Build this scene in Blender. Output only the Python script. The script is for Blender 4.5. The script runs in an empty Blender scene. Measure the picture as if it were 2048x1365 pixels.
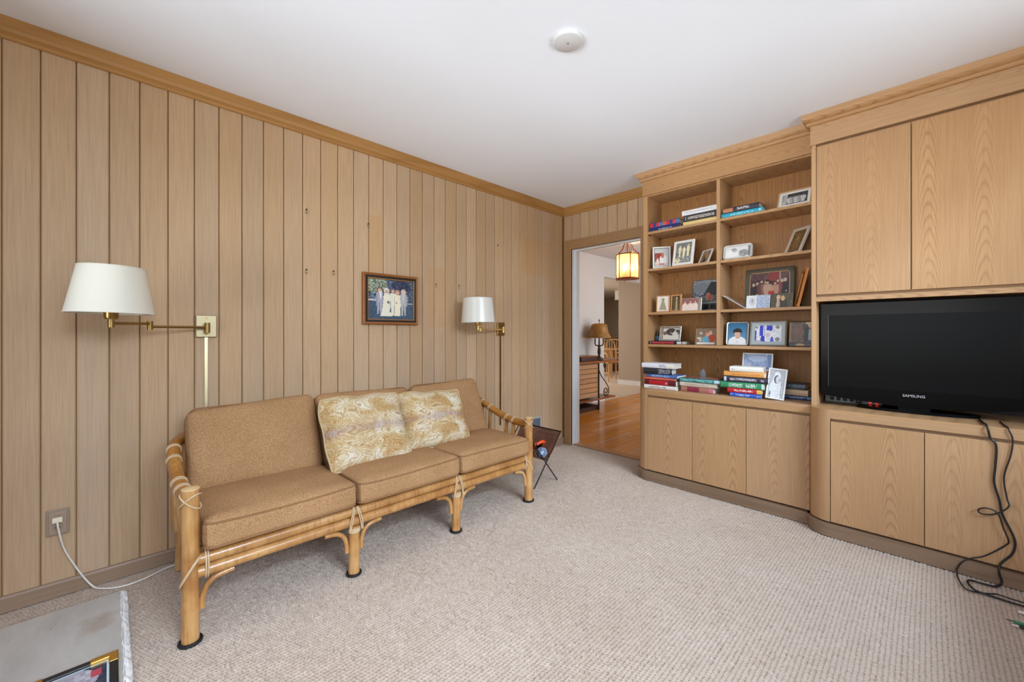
import bpy, bmesh, math, random
import numpy as np
from mathutils import Vector, Matrix, Euler
random.seed(7)
scene = bpy.context.scene
COL = scene.collection
PI = math.pi

# ------------------------------------------------------------------ camera
cam_d = bpy.data.cameras.new('camera')
cam_d.sensor_width = 36.0
cam_d.lens = 817.45 / 2048 * 36.0
cam_d.shift_y = -15.24 / 2048
cam_d.clip_start = 0.02
cam = bpy.data.objects.new('camera', cam_d)
COL.objects.link(cam)
cam.location = (2.6577, -3.3668, 1.1429)
cam.rotation_euler = (PI / 2, 0, math.radians(45.489))
scene.camera = cam

# ------------------------------------------------------------------ world, lights, exposure
world = bpy.data.worlds.new('world'); scene.world = world
world.use_nodes = True
wn = world.node_tree
bg = wn.nodes['Background']
sky = wn.nodes.new('ShaderNodeTexSky')
sky.sky_type = 'NISHITA'; sky.sun_disc = False
sky.sun_elevation = math.radians(48); sky.sun_rotation = math.radians(200)
wn.links.new(sky.outputs[0], bg.inputs[0])
bg.inputs[1].default_value = 0.45

def area(name, loc, target, sx, sy, power, color):
    l = bpy.data.lights.new(name, 'AREA'); l.shape = 'RECTANGLE'
    l.size = sx; l.size_y = sy; l.energy = power; l.color = color
    o = bpy.data.objects.new(name, l); COL.objects.link(o)
    o.location = loc
    o.rotation_euler = (Vector(target) - Vector(loc)).to_track_quat('-Z', 'Y').to_euler()
    return o
# daylight outside the right-hand window and added fill outside the made-up rear window
area('daylight_side_window', (7.6, -3.2, 5.0), (1.9, -1.8, 0.0), 4.0, 0.9, 640, (0.64, 0.80, 1.0))
area('daylight_side_window_low', (8.4, -3.2, 3.5), (0.9, -1.7, 0.4), 3.8, 1.8, 500, (0.77, 0.87, 1.0))
area('rear_fill', (2.0, -8.4, 4.2), (1.4, -2.2, 0.6), 4.6, 3.0, 60, (0.88, 0.94, 1.0))
# added fill lamps outside both windows, aimed up to brighten the ceiling
area('ceiling_fill_side', (8.0, -1.6, -0.7), (0.8, -1.2, 2.6), 5.0, 2.4, 400, (0.95, 0.98, 1.0))
area('ceiling_fill_rear', (2.4, -9.6, -0.4), (1.2, -0.4, 2.5), 5.0, 2.4, 880, (0.84, 0.92, 1.0))
area('daylight_dining_window', (-4.6, 4.0, 1.6), (-2.0, 4.2, 1.3), 1.6, 1.5, 90, (1.0, 0.95, 0.88))
area('hall_fill', (1.02, 2.6, 1.4), (-1.2, 2.5, 1.2), 1.2, 1.9, 38, (0.86, 0.93, 1.0))  # added lamp inside the hall to brighten it, no door behind it

scene.view_settings.view_transform = 'Standard'
scene.view_settings.look = 'None'
scene.view_settings.gamma = 1.0
scene.view_settings.use_curve_mapping = False
scene.view_settings.exposure = -0.07
scene.cycles.use_denoising = True
scene.cycles.max_bounces = 10
scene.cycles.diffuse_bounces = 6
scene.cycles.sample_clamp_indirect = 6.0
scene.cycles.caustics_reflective = False
scene.cycles.caustics_refractive = False

# ------------------------------------------------------------------ colour + material helpers
def lin(c):
    c = c / 255.0
    return c / 12.92 if c <= 0.04045 else ((c + 0.055) / 1.055) ** 2.4
def S(r, g, b):
    return (lin(r), lin(g), lin(b), 1.0)

class NT:
    def __init__(self, name, rough=0.5, color=(0.5, 0.5, 0.5, 1), metal=0.0, spec=0.5, coat=0.0):
        self.mat = bpy.data.materials.new(name); self.mat.use_nodes = True
        self.t = self.mat.node_tree
        self.b = self.t.nodes['Principled BSDF']
        self.b.inputs['Base Color'].default_value = color
        self.b.inputs['Roughness'].default_value = rough
        self.b.inputs['Metallic'].default_value = metal
        self.b.inputs['Specular IOR Level'].default_value = spec
        self.b.inputs['Coat Weight'].default_value = coat
        self.b.inputs['Coat Roughness'].default_value = 0.06
    def n(self, kind, **kw):
        nd = self.t.nodes.new('ShaderNode' + kind)
        for k, v in kw.items():
            setattr(nd, k, v)
        return nd
    def set(self, sock, v):
        if isinstance(v, bpy.types.NodeSocket):
            self.t.links.new(v, sock)
        else:
            sock.default_value = v
    def math(self, op, a, b=0.0, c=0.0):
        nd = self.n('Math', operation=op)
        self.set(nd.inputs[0], a); self.set(nd.inputs[1], b); self.set(nd.inputs[2], c)
        return nd.outputs[0]
    def vmath(self, op, a, b):
        nd = self.n('VectorMath', operation=op)
        self.set(nd.inputs[0], a); self.set(nd.inputs[1], b)
        return nd.outputs[0]
    def mix(self, fac, a, b, blend='MIX'):
        nd = self.n('Mix', data_type='RGBA', blend_type=blend)
        self.set(nd.inputs[0], fac); self.set(nd.inputs[6], a); self.set(nd.inputs[7], b)
        return nd.outputs[2]
    def coord(self, kind='Object'):
        return self.n('TexCoord').outputs[kind]
    def noise(self, vec, scale, detail=2.0, rough=0.5, dist=0.0):
        nd = self.n('TexNoise')
        self.t.links.new(vec, nd.inputs['Vector'])
        nd.inputs['Scale'].default_value = scale; nd.inputs['Detail'].default_value = detail
        nd.inputs['Roughness'].default_value = rough; nd.inputs['Distortion'].default_value = dist
        return nd.outputs['Fac']
    def mapping(self, vec, scale=(1, 1, 1), loc=(0, 0, 0), rot=(0, 0, 0)):
        nd = self.n('Mapping')
        self.t.links.new(vec, nd.inputs[0])
        nd.inputs[1].default_value = loc; nd.inputs[2].default_value = rot; nd.inputs[3].default_value = scale
        return nd.outputs[0]
    def ramp(self, fac, stops):
        nd = self.n('ValToRGB')
        self.set(nd.inputs[0], fac)
        cr = nd.color_ramp
        cr.elements[0].position, cr.elements[0].color = stops[0]
        cr.elements[1].position, cr.elements[1].color = stops[-1]
        for p, c in stops[1:-1]:
            e = cr.elements.new(p); e.color = c
        return nd.outputs[0]
    def maprange(self, v, a, b, c, d):
        nd = self.n('MapRange')
        self.set(nd.inputs[0], v)
        for i, x in enumerate((a, b, c, d)):
            nd.inputs[i + 1].default_value = x
        return nd.outputs[0]
    def bump(self, h, strength=0.3, dist=0.002):
        nd = self.n('Bump')
        nd.inputs['Strength'].default_value = strength; nd.inputs['Distance'].default_value = dist
        self.t.links.new(h, nd.inputs['Height'])
        self.t.links.new(nd.outputs[0], self.b.inputs['Normal'])
    def base(self, c):
        self.t.links.new(c, self.b.inputs['Base Color'])
    def sep(self, v):
        nd = self.n('SeparateXYZ'); self.t.links.new(v, nd.inputs[0]); return nd.outputs

MAT = {}
def flat(name, c, rough=0.5, metal=0.0, spec=0.5, coat=0.0):
    if name not in MAT:
        MAT[name] = NT(name, rough, S(*c), metal, spec, coat).mat
    return MAT[name]

def wood(name, dark, mid, light, axis='Z', ring=0.5, rscale=3.0, bands=9.0, fine=0.35, rough=0.45,
         vary=0.12, squash=0.10, coat=0.0, fscale=170, sharp=3.0, cath=0.0):
    m = NT(name, rough, spec=0.35, coat=coat)
    co = m.coord('Object')
    rnd = m.n('ObjectInfo').outputs['Random']
    off = m.n('CombineXYZ')
    for i, k in enumerate((9.7, 5.3, 7.9)):
        m.t.links.new(m.math('MULTIPLY', rnd, k), off.inputs[i])
    co = m.vmath('ADD', co, off.outputs[0])
    sc = [1.0, 1.0, 1.0]; sf = [1.0, 1.0, 1.0]
    i = 'XYZ'.index(axis)
    sc[i] = squash; sf[i] = 0.025
    big = m.noise(m.mapping(co, sc), rscale, 2.0, 0.5, 0.3)
    if cath > 0:
        # nested arches of flat-sawn veneer: parabolas stacked along the grain, repeated leaf by leaf
        comp = m.sep(co)
        along = comp[i]; across = comp[0 if axis == 'Z' else 2]
        if axis == 'Y': across = comp[2]
        wob = m.noise(m.mapping(co, [q * 1.0 for q in sc]), 3.0, 2.0)
        ax_ = m.math('ADD', across, m.math('MULTIPLY', m.math('SUBTRACT', wob, 0.5), cath * 0.35))
        leaf = m.math('ADD', m.math('DIVIDE', ax_, cath), 40.0)
        dx = m.math('SUBTRACT', m.math('FRACT', leaf), 0.5)
        jag = m.noise(m.mapping(co, [60 if q == 1.0 else 9 for q in sc]), 1.0, 2.0)
        par = m.math('MULTIPLY', m.math('MULTIPLY', dx, dx), bands * 4)
        big = m.math('ADD', m.math('ADD', m.math('MULTIPLY', along, 13.0), par), m.math('ADD', m.math('MULTIPLY', wob, 7.0), m.math('MULTIPLY', jag, 0.7)))
        cont = m.math('FRACT', m.math('ADD', big, 40.0))
    else:
        cont = m.math('FRACT', m.math('MULTIPLY', big, bands))
    cont = m.math('ABSOLUTE', m.math('SUBTRACT', cont, 0.5))
    cont = m.maprange(cont, 0.0, 0.5, 1.0, 0.0)
    cont = m.math('POWER', cont, sharp)
    patch = m.noise(m.mapping(co, sc), rscale * 0.7, 1.0)
    cont = m.math('MULTIPLY', cont, m.maprange(patch, 0.35, 0.6, 0.35, 1.0))
    pores = m.noise(m.mapping(co, sf), fscale, 3.0, 0.6)
    pores = m.maprange(pores, 0.35, 0.7, 0.0, 1.0)
    c = m.ramp(m.noise(m.mapping(co, sc), 1.7, 2.0), [(0.3, S(*mid)), (0.7, S(*light))])
    c = m.mix(m.math('MULTIPLY', cont, ring), c, S(*dark))
    c = m.mix(m.math('MULTIPLY', pores, fine), c, S(*dark))
    v = m.maprange(rnd, 0, 1, 1 - vary, 1 + vary)
    hs = m.n('HueSaturation'); m.set(hs.inputs['Value'], v)
    m.set(hs.inputs['Saturation'], m.maprange(m.math('FRACT', m.math('MULTIPLY', rnd, 37.7)), 0, 1, 1 - vary * 1.3, 1 + vary * 1.3)); m.set(hs.inputs['Color'], c)
    res = hs.outputs[0]
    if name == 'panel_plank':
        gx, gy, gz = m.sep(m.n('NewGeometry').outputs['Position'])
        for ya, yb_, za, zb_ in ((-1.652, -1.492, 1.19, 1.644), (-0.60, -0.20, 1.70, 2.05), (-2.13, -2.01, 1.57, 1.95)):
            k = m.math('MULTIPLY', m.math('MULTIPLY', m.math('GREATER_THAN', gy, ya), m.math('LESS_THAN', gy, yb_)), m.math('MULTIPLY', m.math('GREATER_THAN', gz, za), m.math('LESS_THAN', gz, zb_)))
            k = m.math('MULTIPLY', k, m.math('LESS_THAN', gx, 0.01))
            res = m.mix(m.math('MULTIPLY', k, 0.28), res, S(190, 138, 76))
    m.base(res)
    m.bump(pores, 0.12, 0.001)
    MAT[name] = m.mat
    return m.mat

OAK_D, OAK_M, OAK_L = (138, 96, 58), (184, 143, 100), (197, 157, 114)
oak_z = wood('oak_vertical_grain', OAK_D, OAK_M, OAK_L, 'Z', ring=0.55, rscale=5.5, bands=13, fine=0.30, vary=0.03, rough=0.42, squash=0.17, sharp=3.2, cath=0.19)
oak_x = wood('oak_long_grain', OAK_D, OAK_M, OAK_L, 'X', ring=0.6, rscale=7, bands=9, fine=0.30, vary=0.03, rough=0.42, squash=0.16, cath=0.11)
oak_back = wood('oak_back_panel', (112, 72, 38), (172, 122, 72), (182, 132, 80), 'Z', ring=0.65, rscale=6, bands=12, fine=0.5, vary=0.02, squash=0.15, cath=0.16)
oak_y = wood('oak_side_grain', OAK_D, OAK_M, OAK_L, 'Z', ring=0.12, fine=0.2, vary=0.02)
oak_plinth = wood('oak_plinth', (96, 74, 54), (140, 113, 88), (152, 126, 100), 'X', ring=0.4, rscale=3.4, bands=9, fine=0.3, vary=0.03)
plank_m = wood('panel_plank', (146, 114, 82), (186, 155, 121), (197, 166, 131), 'Z', ring=0.02, fine=0.34, vary=0.055, rough=0.55, fscale=200)
groove_m = flat('panel_groove', (150, 110, 66), 0.7)
trim_y = wood('crown_oak_y', (126, 82, 36), (168, 122, 66), (180, 134, 76), 'Y', ring=0.4, rscale=3.4, bands=8, fine=0.25, vary=0.02)
trim_x = wood('crown_oak_x', (126, 82, 36), (168, 122, 66), (180, 134, 76), 'X', ring=0.4, rscale=3.4, bands=8, fine=0.25, vary=0.02)
base_m = wood('baseboard_wood', (112, 90, 70), (150, 124, 100), (160, 134, 110), 'Y', ring=0.2, fine=0.35, vary=0.02)
casing_m = wood('casing_wood', (126, 92, 58), (158, 122, 84), (168, 132, 92), 'Z', ring=0.1, fine=0.3, vary=0.02)
white_m = flat('white_paint', (226, 226, 226), 0.4)
wallwhite_m = flat('hall_paint', (206, 202, 198), 0.7)
taupe_m = flat('taupe_paint', (176, 158, 138), 0.75)
brass_m = NT('antique_brass', 0.32, S(150, 122, 72), 1.0).mat
brassdull_m = NT('brass_plate', 0.45, S(176, 162, 128), 0.9).mat
brassbright_m = NT('polished_brass', 0.28, S(196, 166, 106), 1.0).mat
iron_m = flat('black_iron', (30, 28, 27), 0.5, 0.6)
bronze_m = flat('dark_bronze', (66, 46, 30), 0.45, 0.4)
black_m = flat('black_plastic', (14, 14, 15), 0.28)
rubber_m = flat('black_rubber', (20, 19, 20), 0.7)
page_m = flat('page_paper', (226, 216, 200), 0.8)
shadeinner_m = flat('shade_lining', (240, 240, 236), 0.7)

def ceiling_mat():
    m = NT('ceiling_paint', 0.85, S(238, 242, 248), spec=0.2)
    h = m.noise(m.coord('Object'), 160, 2)
    m.bump(h, 0.06, 0.001)
    return m.mat
ceiling_m = ceiling_mat()

def carpet_mat(name, c1, c2):
    m = NT(name, 0.95, spec=0.1)
    co = m.coord('Object')
    fuzz = m.noise(co, 420, 2)
    c = m.ramp(m.noise(co, 1.6, 3), [(0.3, S(*c1)), (0.7, S(*c2))])
    c = m.mix(m.maprange(fuzz, 0.3, 0.7, 0.0, 0.22), c, S(c1[0] - 50, c1[1] - 50, c1[2] - 50))
    # shade between the loops painted in: darker lower in the pile
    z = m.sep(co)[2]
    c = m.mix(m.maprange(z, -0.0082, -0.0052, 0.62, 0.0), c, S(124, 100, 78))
    m.base(c)
    m.bump(fuzz, 0.4, 0.002)
    return m.mat
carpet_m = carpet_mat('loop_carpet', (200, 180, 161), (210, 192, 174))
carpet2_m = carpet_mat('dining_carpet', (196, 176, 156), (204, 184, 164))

def hardwood_mat():
    m = wood('hardwood_floor', (140, 76, 28), (196, 124, 56), (212, 142, 70), 'Y', ring=0.4, rscale=4, bands=8, fine=0.25, vary=0.1, rough=0.28, coat=0.25)
    return m
hardwood_m = hardwood_mat()

def rattan_mat(name, a, b, c):
    m = NT(name, 0.3, spec=0.5, coat=0.25)
    co = m.coord('Object')
    n1 = m.noise(co, 7, 3)
    st = m.noise(m.mapping(co, (90, 90, 6)), 1.0, 3)
    col = m.ramp(n1, [(0.32, S(*a)), (0.5, S(*b)), (0.7, S(*c))])
    col = m.mix(m.maprange(st, 0.45, 0.7, 0.0, 0.4), col, S(a[0] - 40, a[1] - 40, a[2] - 30))
    m.base(col); m.bump(st, 0.1, 0.001)
    return m.mat
rattan_m = rattan_mat('rattan_pole', (158, 106, 54), (186, 136, 78), (204, 160, 104))
rattan_dark_m = rattan_mat('rattan_arm', (132, 82, 26), (164, 106, 40), (186, 130, 62))
cane_m = flat('cane_binding', (198, 170, 132), 0.5)

def fabric(name, c1, c2, scale=700):
    m = NT(name, 0.95, spec=0.15)
    co = m.coord('Object')
    f = m.noise(co, scale, 2, 0.7)
    g = m.noise(co, 5, 2)
    col = m.ramp(f, [(0.3, S(*c1)), (0.7, S(*c2))])
    col = m.mix(m.maprange(g, 0.35, 0.7, 0.0, 0.25), col, S(*c1))
    m.base(col); m.bump(f, 0.35, 0.0015)
    return m.mat
sofa_m = fabric('tweed_upholstery', (122, 86, 52), (204, 160, 114), 330)
sofapipe_m = fabric('tweed_piping', (122, 86, 54), (160, 120, 84), 420)

# ------------------------------------------------------------------ object helpers
def lk(o):
    COL.objects.link(o); return o
def thing(name, label, cat, loc=(0, 0, 0), rot=(0, 0, 0), group=None):
    o = bpy.data.objects.new(name, None); lk(o)
    o.empty_display_size = 0.05
    o.location = loc; o.rotation_euler = rot
    o['label'] = label; o['category'] = cat
    if group: o['group'] = group
    return o
def root_of(o):
    while o.parent: o = o.parent
    return o
def mesh_obj(name, bm, mat, parent=None, world=True, smooth=False, label=None):
    """bm vertices are world coords if world, else local to the parent thing"""
    if parent is not None and world:
        L = root_of(parent).location
        bmesh.ops.translate(bm, verts=bm.verts, vec=-L)
    bmesh.ops.recalc_face_normals(bm, faces=bm.faces)
    me = bpy.data.meshes.new(name); bm.to_mesh(me); bm.free()
    if isinstance(mat, (list, tuple)):
        for q in mat: me.materials.append(q)
    else:
        me.materials.append(mat)
    if smooth:
        me.polygons.foreach_set('use_smooth', [True] * len(me.polygons))
        try: me.set_sharp_from_angle(angle=math.radians(40))
        except Exception: pass
    o = bpy.data.objects.new(name, me); lk(o)
    if parent is not None: o.parent = parent
    if label: o['label'] = label
    return o
def tag(o, label, cat, group=None):
    o['label'] = label; o['category'] = cat
    if group: o['group'] = group
    return o
def struct(o, label=None):
    o['kind'] = 'structure'
    if label: o['label'] = label
    return o

def box(bm, x0, x1, y0, y1, z0, z1, bev=0.0):
    r = bmesh.ops.create_cube(bm, size=1.0)
    vs = r['verts']
    for v in vs:
        v.co = ((x0 + x1) / 2 + v.co.x * (x1 - x0), (y0 + y1) / 2 + v.co.y * (y1 - y0), (z0 + z1) / 2 + v.co.z * (z1 - z0))
    if bev > 0:
        es = list({e for v in vs for e in v.link_edges})
        bmesh.ops.bevel(bm, geom=es, offset=bev, segments=2, profile=0.5, affect='EDGES')
    return bm
def B(x0, x1, y0, y1, z0, z1, bev=0.0):
    return box(bmesh.new(), x0, x1, y0, y1, z0, z1, bev)

def tube(bm, pts, rad, seg=10, closed=False, caps=True):
    pts = [Vector(p) for p in pts]; n = len(pts)
    if not hasattr(rad, '__len__'): rad = [rad] * n
    tans = []
    for i in range(n):
        if closed: t = pts[(i + 1) % n] - pts[i - 1]
        else: t = pts[min(i + 1, n - 1)] - pts[max(i - 1, 0)]
        tans.append(t.normalized() if t.length > 1e-9 else Vector((0, 0, 1)))
    ref = Vector((0, 0, 1)) if abs(tans[0].z) < 0.9 else Vector((1, 0, 0))
    u = tans[0].cross(ref).normalized()
    rings = []
    for i in range(n):
        u = (u - tans[i] * u.dot(tans[i])).normalized()
        v = tans[i].cross(u)
        rings.append([bm.verts.new(pts[i] + (u * math.cos(2 * PI * k / seg) + v * math.sin(2 * PI * k / seg)) * rad[i]) for k in range(seg)])
    m = n if closed else n - 1
    for i in range(m):
        a, b = rings[i], rings[(i + 1) % n]
        for k in range(seg):
            bm.faces.new((a[k], a[(k + 1) % seg], b[(k + 1) % seg], b[k]))
    if caps and not closed:
        bm.faces.new(rings[0][::-1]); bm.faces.new(rings[-1])
    return bm
def T(pts, rad, seg=10, closed=False):
    return tube(bmesh.new(), pts, rad, seg, closed)
def smooth_path(pts, sub=6):
    pts = [Vector(p) for p in pts]
    out = []
    for i in range(len(pts) - 1):
        p0 = pts[max(i - 1, 0)]; p1 = pts[i]; p2 = pts[i + 1]; p3 = pts[min(i + 2, len(pts) - 1)]
        for k in range(sub):
            t = k / sub
            out.append(0.5 * ((2 * p1) + (p2 - p0) * t + (2 * p0 - 5 * p1 + 4 * p2 - p3) * t * t + (3 * p1 - p0 - 3 * p2 + p3) * t ** 3))
    out.append(pts[-1])
    return out
def lathe(bm, prof, c=(0, 0, 0), seg=32, close=False):
    rings = []
    for r, z in prof:
        rings.append([bm.verts.new((c[0] + r * math.cos(2 * PI * k / seg), c[1] + r * math.sin(2 * PI * k / seg), c[2] + z)) for k in range(seg)])
    for a, b in zip(rings[:-1], rings[1:]):
        for k in range(seg):
            bm.faces.new((a[k], a[(k + 1) % seg], b[(k + 1) % seg], b[k]))
    if close:
        bm.faces.new(rings[0][::-1]); bm.faces.new(rings[-1])
    return bm
def helix(c, axis, r, wire, turns, pitch, steps=14):
    a = Vector(axis).normalized()
    ref = Vector((0, 0, 1)) if abs(a.z) < 0.9 else Vector((1, 0, 0))
    u = a.cross(ref).normalized(); v = a.cross(u)
    N = int(turns * steps); c = Vector(c)
    return [c + a * (pitch * (i / steps - turns / 2)) + (u * math.cos(2 * PI * i / steps) + v * math.sin(2 * PI * i / steps)) * r for i in range(N + 1)]
def prism(bm, outline, z0, z1):
    lo = [bm.verts.new((x, y, z0)) for x, y in outline]
    hi = [bm.verts.new((x, y, z1)) for x, y in outline]
    n = len(outline)
    bm.faces.new(lo[::-1]); bm.faces.new(hi)
    for i in range(n):
        bm.faces.new((lo[i], lo[(i + 1) % n], hi[(i + 1) % n], hi[i]))
    return bm
def sweep_profile(bm, prof, path, flip=False):
    """prof: (out, z); path: list of ((x,y), (nx,ny)) with nx,ny the outward vector already mitred"""
    rings = [[bm.verts.new((p[0] + n[0] * o, p[1] + n[1] * o, z)) for o, z in prof] for p, n in path]
    k = len(prof)
    for a, b in zip(rings[:-1], rings[1:]):
        for i in range(k):
            bm.faces.new((a[i], a[(i + 1) % k], b[(i + 1) % k], b[i]))
    bm.faces.new(rings[0][::-1]); bm.faces.new(rings[-1])
    return bm
def rrect(w, h, r, n=5):
    r = max(r, 0.0004); out = []
    for cx, cz, a0 in ((w / 2 - r, h - r, 0), (-w / 2 + r, h - r, 90), (-w / 2 + r, r, 180), (w / 2 - r, r, 270)):
        for k in range(n + 1):
            a = math.radians(a0 + 90 * k / n)
            out.append((cx + r * math.cos(a), cz + r * math.sin(a)))
    return out
def rounded_box(hx, hy, hz, r, n=14, crown=0.0, crown_bot=0.0):
    bm = bmesh.new()
    bmesh.ops.create_cube(bm, size=2.0)
    bmesh.ops.subdivide_edges(bm, edges=bm.edges[:], cuts=n, use_grid_fill=True)
    H = Vector((hx, hy, hz))
    for v in bm.verts:
        p = Vector((v.co.x * hx, v.co.y * hy, v.co.z * hz))
        q = Vector([max(-(H[i] - r), min(H[i] - r, p[i])) for i in range(3)])
        d = p - q
        if d.length > 1e-7: p = q + d.normalized() * r
        fx = 1 - (p.x / hx) ** 2; fy = 1 - (p.y / hy) ** 2
        w = max(0, fx) ** 0.6 * max(0, fy) ** 0.6
        p.z += (crown if p.z > 0 else -crown_bot) * w * abs(p.z / hz)
        v.co = p
    return bm

# ------------------------------------------------------------------ room shell
H = 2.44
XR, YN = 3.50, -4.30        # right wall, wall behind the camera
def loop_carpet(name, x0, x1, y0, y1, pitch, pitch_y, depth, mat, seed=3):
    hp, hq = pitch / 2, pitch_y / 2
    nx, ny = int((x1 - x0) / hp), int((y1 - y0) / hq)
    rs = np.random.RandomState(seed)
    ii, jj = np.meshgrid(np.arange(nx + 1), np.arange(ny + 1), indexing='ij')
    px = x0 + ii * hp; py = y0 + jj * hq
    shift = rs.rand(nx // 2 + 2)
    py = py + (shift[ii // 2] - 0.5) * hq * 0.9
    cx_ = (ii % 2 == 1); cy_ = ((jj + ii // 2) % 2 == 1)
    hgt = np.where(cx_ & cy_, 1.0, np.where(cx_, 0.46, np.where(cy_, 0.30, 0.0)))
    hgt = hgt * (0.70 + 0.60 * rs.rand(nx + 1, ny + 1))
    px = px + (rs.rand(nx + 1, ny + 1) - 0.5) * hp * 0.55 + 0.005 * np.sin(py * 2.3 + 1.0)
    py = py + (rs.rand(nx + 1, ny + 1) - 0.5) * hq * 0.40
    px = np.clip(px, x0, x1); py = np.clip(py, y0, y1)
    V = np.stack([px, py, (hgt - 1.0) * depth], -1).reshape(-1, 3)
    a = (np.arange(nx)[:, None] * (ny + 1) + np.arange(ny)[None]).ravel()
    F = np.stack([a, a + ny + 1, a + ny + 2, a + 1], -1)
    me = bpy.data.meshes.new(name)
    me.vertices.add(len(V)); me.vertices.foreach_set('co', V.ravel())
    me.loops.add(F.size); me.loops.foreach_set('vertex_index', F.ravel().astype(np.int32))
    me.polygons.add(len(F)); me.polygons.foreach_set('loop_start', np.arange(0, F.size, 4, dtype=np.int32))
    me.polygons.foreach_set('use_smooth', np.ones(len(F), dtype=bool))
    me.materials.append(mat); me.update(calc_edges=True); me.validate()
    o = bpy.data.objects.new(name, me); lk(o)
    return o
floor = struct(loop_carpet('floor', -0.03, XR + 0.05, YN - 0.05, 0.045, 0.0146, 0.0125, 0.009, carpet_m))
ceiling = struct(mesh_obj('ceiling', B(-0.15, XR + 0.15, YN - 0.15, 0.12, H, H + 0.1), ceiling_m))

# left wall of vertical boards
P = 0.1047
wall_left = struct(mesh_obj('wall_left', B(-0.14, -0.012, YN - 0.1, 0.1, 0, H), groove_m))
def plank_bm(w, h, t=0.012, ch=0.0036, gap=0.0016):
    """board whose face lies at x=0, width along y from 0 to w"""
    bm = bmesh.new()
    out = [(-t, gap), (-ch, gap), (0, gap + ch), (0, w - gap - ch), (-ch, w - gap), (-t, w - gap)]
    return prism(bm, out, 0, h)
bm = plank_bm(P, H)
me = None
y0 = -3.684 - P * 6
k = 0
while y0 < -0.03:
    w = min(P, -0.0005 - y0)
    if w > P - 1e-4 and me is not None:
        o = bpy.data.objects.new('plank', me); lk(o); o.parent = wall_left
    else:
        o = mesh_obj('plank', plank_bm(w, H), plank_m, wall_left, world=False)
        if w > P - 1e-4: me = o.data
    o.location = (0, y0, 0)
    y0 += P

# back wall with the doorway
DX0, DX1, DZ = 0.102, 0.872, 2.0
wb = bmesh.new()
box(wb, -0.14, DX0 - 0.02, 0.012, 0.12, 0, H)
box(wb, DX1 + 0.02, XR + 0.1, 0.012, 0.12, 0, H)
box(wb, DX0 - 0.02, DX1 + 0.02, 0.012, 0.12, DZ + 0.02, H)
wall_back = struct(mesh_obj('wall_back', wb, groove_m))
def plank_back(w, h):
    bm = plank_bm(w, h)
    bmesh.ops.rotate(bm, verts=bm.verts, cent=(0, 0, 0), matrix=Matrix.Rotation(-PI / 2, 3, 'Z'))
    return bm
mb = None
for i in range(10):
    x0 = 0.0005 + P * i
    if mb is None:
        o = mesh_obj('plank', plank_back(P, H - 2.07), plank_m, wall_back, world=False); mb = o.data
    else:
        o = bpy.data.objects.new('plank', mb); lk(o); o.parent = wall_back
    o.location = (x0, 0.0, 2.07)
o = mesh_obj('plank', plank_back(0.028, 2.07), plank_m, wall_back, world=False); o.location = (0.0, 0, 0)

# doorway casing (brown) and white painted lining
door = bpy.data.objects.new('door_1', None); lk(door); door['kind'] = 'structure'
door['label'] = 'open doorway with brown casing and white painted jambs'
door.location = (0.49, 0.0, 0)
mesh_obj('casing', B(0.022, DX0, -0.016, 0.012, 0, 2.094, 0.002), casing_m, door)
mesh_obj('casing', B(DX1, 0.955, -0.016, 0.012, 0, 2.094, 0.002), casing_m, door)
cas_h = wood('casing_wood_x', (126, 92, 58), (158, 122, 84), (168, 132, 92), 'X', ring=0.1, fine=0.3, vary=0.02)
mesh_obj('casing', B(DX0, DX1, -0.016, 0.012, DZ, 2.094, 0.002), cas_h, door)
mesh_obj('jamb', B(DX0 - 0.02, DX0, -0.004, 0.135, 0, DZ), white_m, door)
mesh_obj('jamb', B(DX1, DX1 + 0.02, -0.004, 0.135, 0, DZ), white_m, door)
mesh_obj('jamb', B(DX0 - 0.02, DX1 + 0.02, -0.004, 0.135, DZ, DZ + 0.02), white_m, door)
mesh_obj('door_stop', B(DX0, DX0 + 0.012, 0.05, 0.085, 0, DZ), white_m, door)
mesh_obj('door_stop', B(DX0 + 0.012, DX1, 0.05, 0.085, DZ - 0.012, DZ), white_m, door)
thr = wood('threshold_wood', (130, 84, 46), (170, 120, 74), (182, 132, 86), 'X', ring=0.1, fine=0.3, vary=0)
mesh_obj('threshold', B(DX0, DX1, 0.03, 0.125, -0.001, 0.006, 0.002), thr, door)

# right wall with its window, wall behind the camera with a window added for fill (both out of view)
def wall_with_window(name, axis, pos, thick, a0, a1, w0, w1, z0, z1, mat):
    bm = bmesh.new()
    def bb(u0, u1, q0, q1):
        if axis == 'X': box(bm, pos, pos + thick, u0, u1, q0, q1)
        else: box(bm, u0, u1, pos - thick, pos, q0, q1)
    bb(a0, w0, 0, H); bb(w1, a1, 0, H); bb(w0, w1, 0, z0); bb(w0, w1, z1, H)
    return struct(mesh_obj(name, bm, mat))
panelflat = wood('panel_plain', (146, 114, 82), (186, 155, 121), (197, 166, 131), 'Z', ring=0.08, fine=0.42, vary=0.0)
wall_with_window('wall_right', 'X', XR, 0.14, YN - 0.1, 0.12, -3.9, -0.75, 0.80, 2.38, panelflat)
wall_with_window('wall_near', 'Y', YN, 0.14, -0.14, XR + 0.14, 0.7, 3.1, 0.80, 2.38, panelflat)
def window(name, axis, pos, w0, w1, z0, z1, nb):
    bm = bmesh.new()
    def bb(u0, u1, q0, q1):
        if axis == 'X': box(bm, pos + 0.05, pos + 0.10, u0, u1, q0, q1)
        else: box(bm, u0, u1, pos - 0.10, pos - 0.05, q0, q1)
    bb(w0, w1, z0, z0 + 0.05); bb(w0, w1, z1 - 0.05, z1)
    for i in range(nb + 1):
        u = w0 + (w1 - w0 - 0.05) * i / nb
        bb(u, u + 0.05, z0, z1)
    return struct(mesh_obj(name, bm, white_m))
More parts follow.
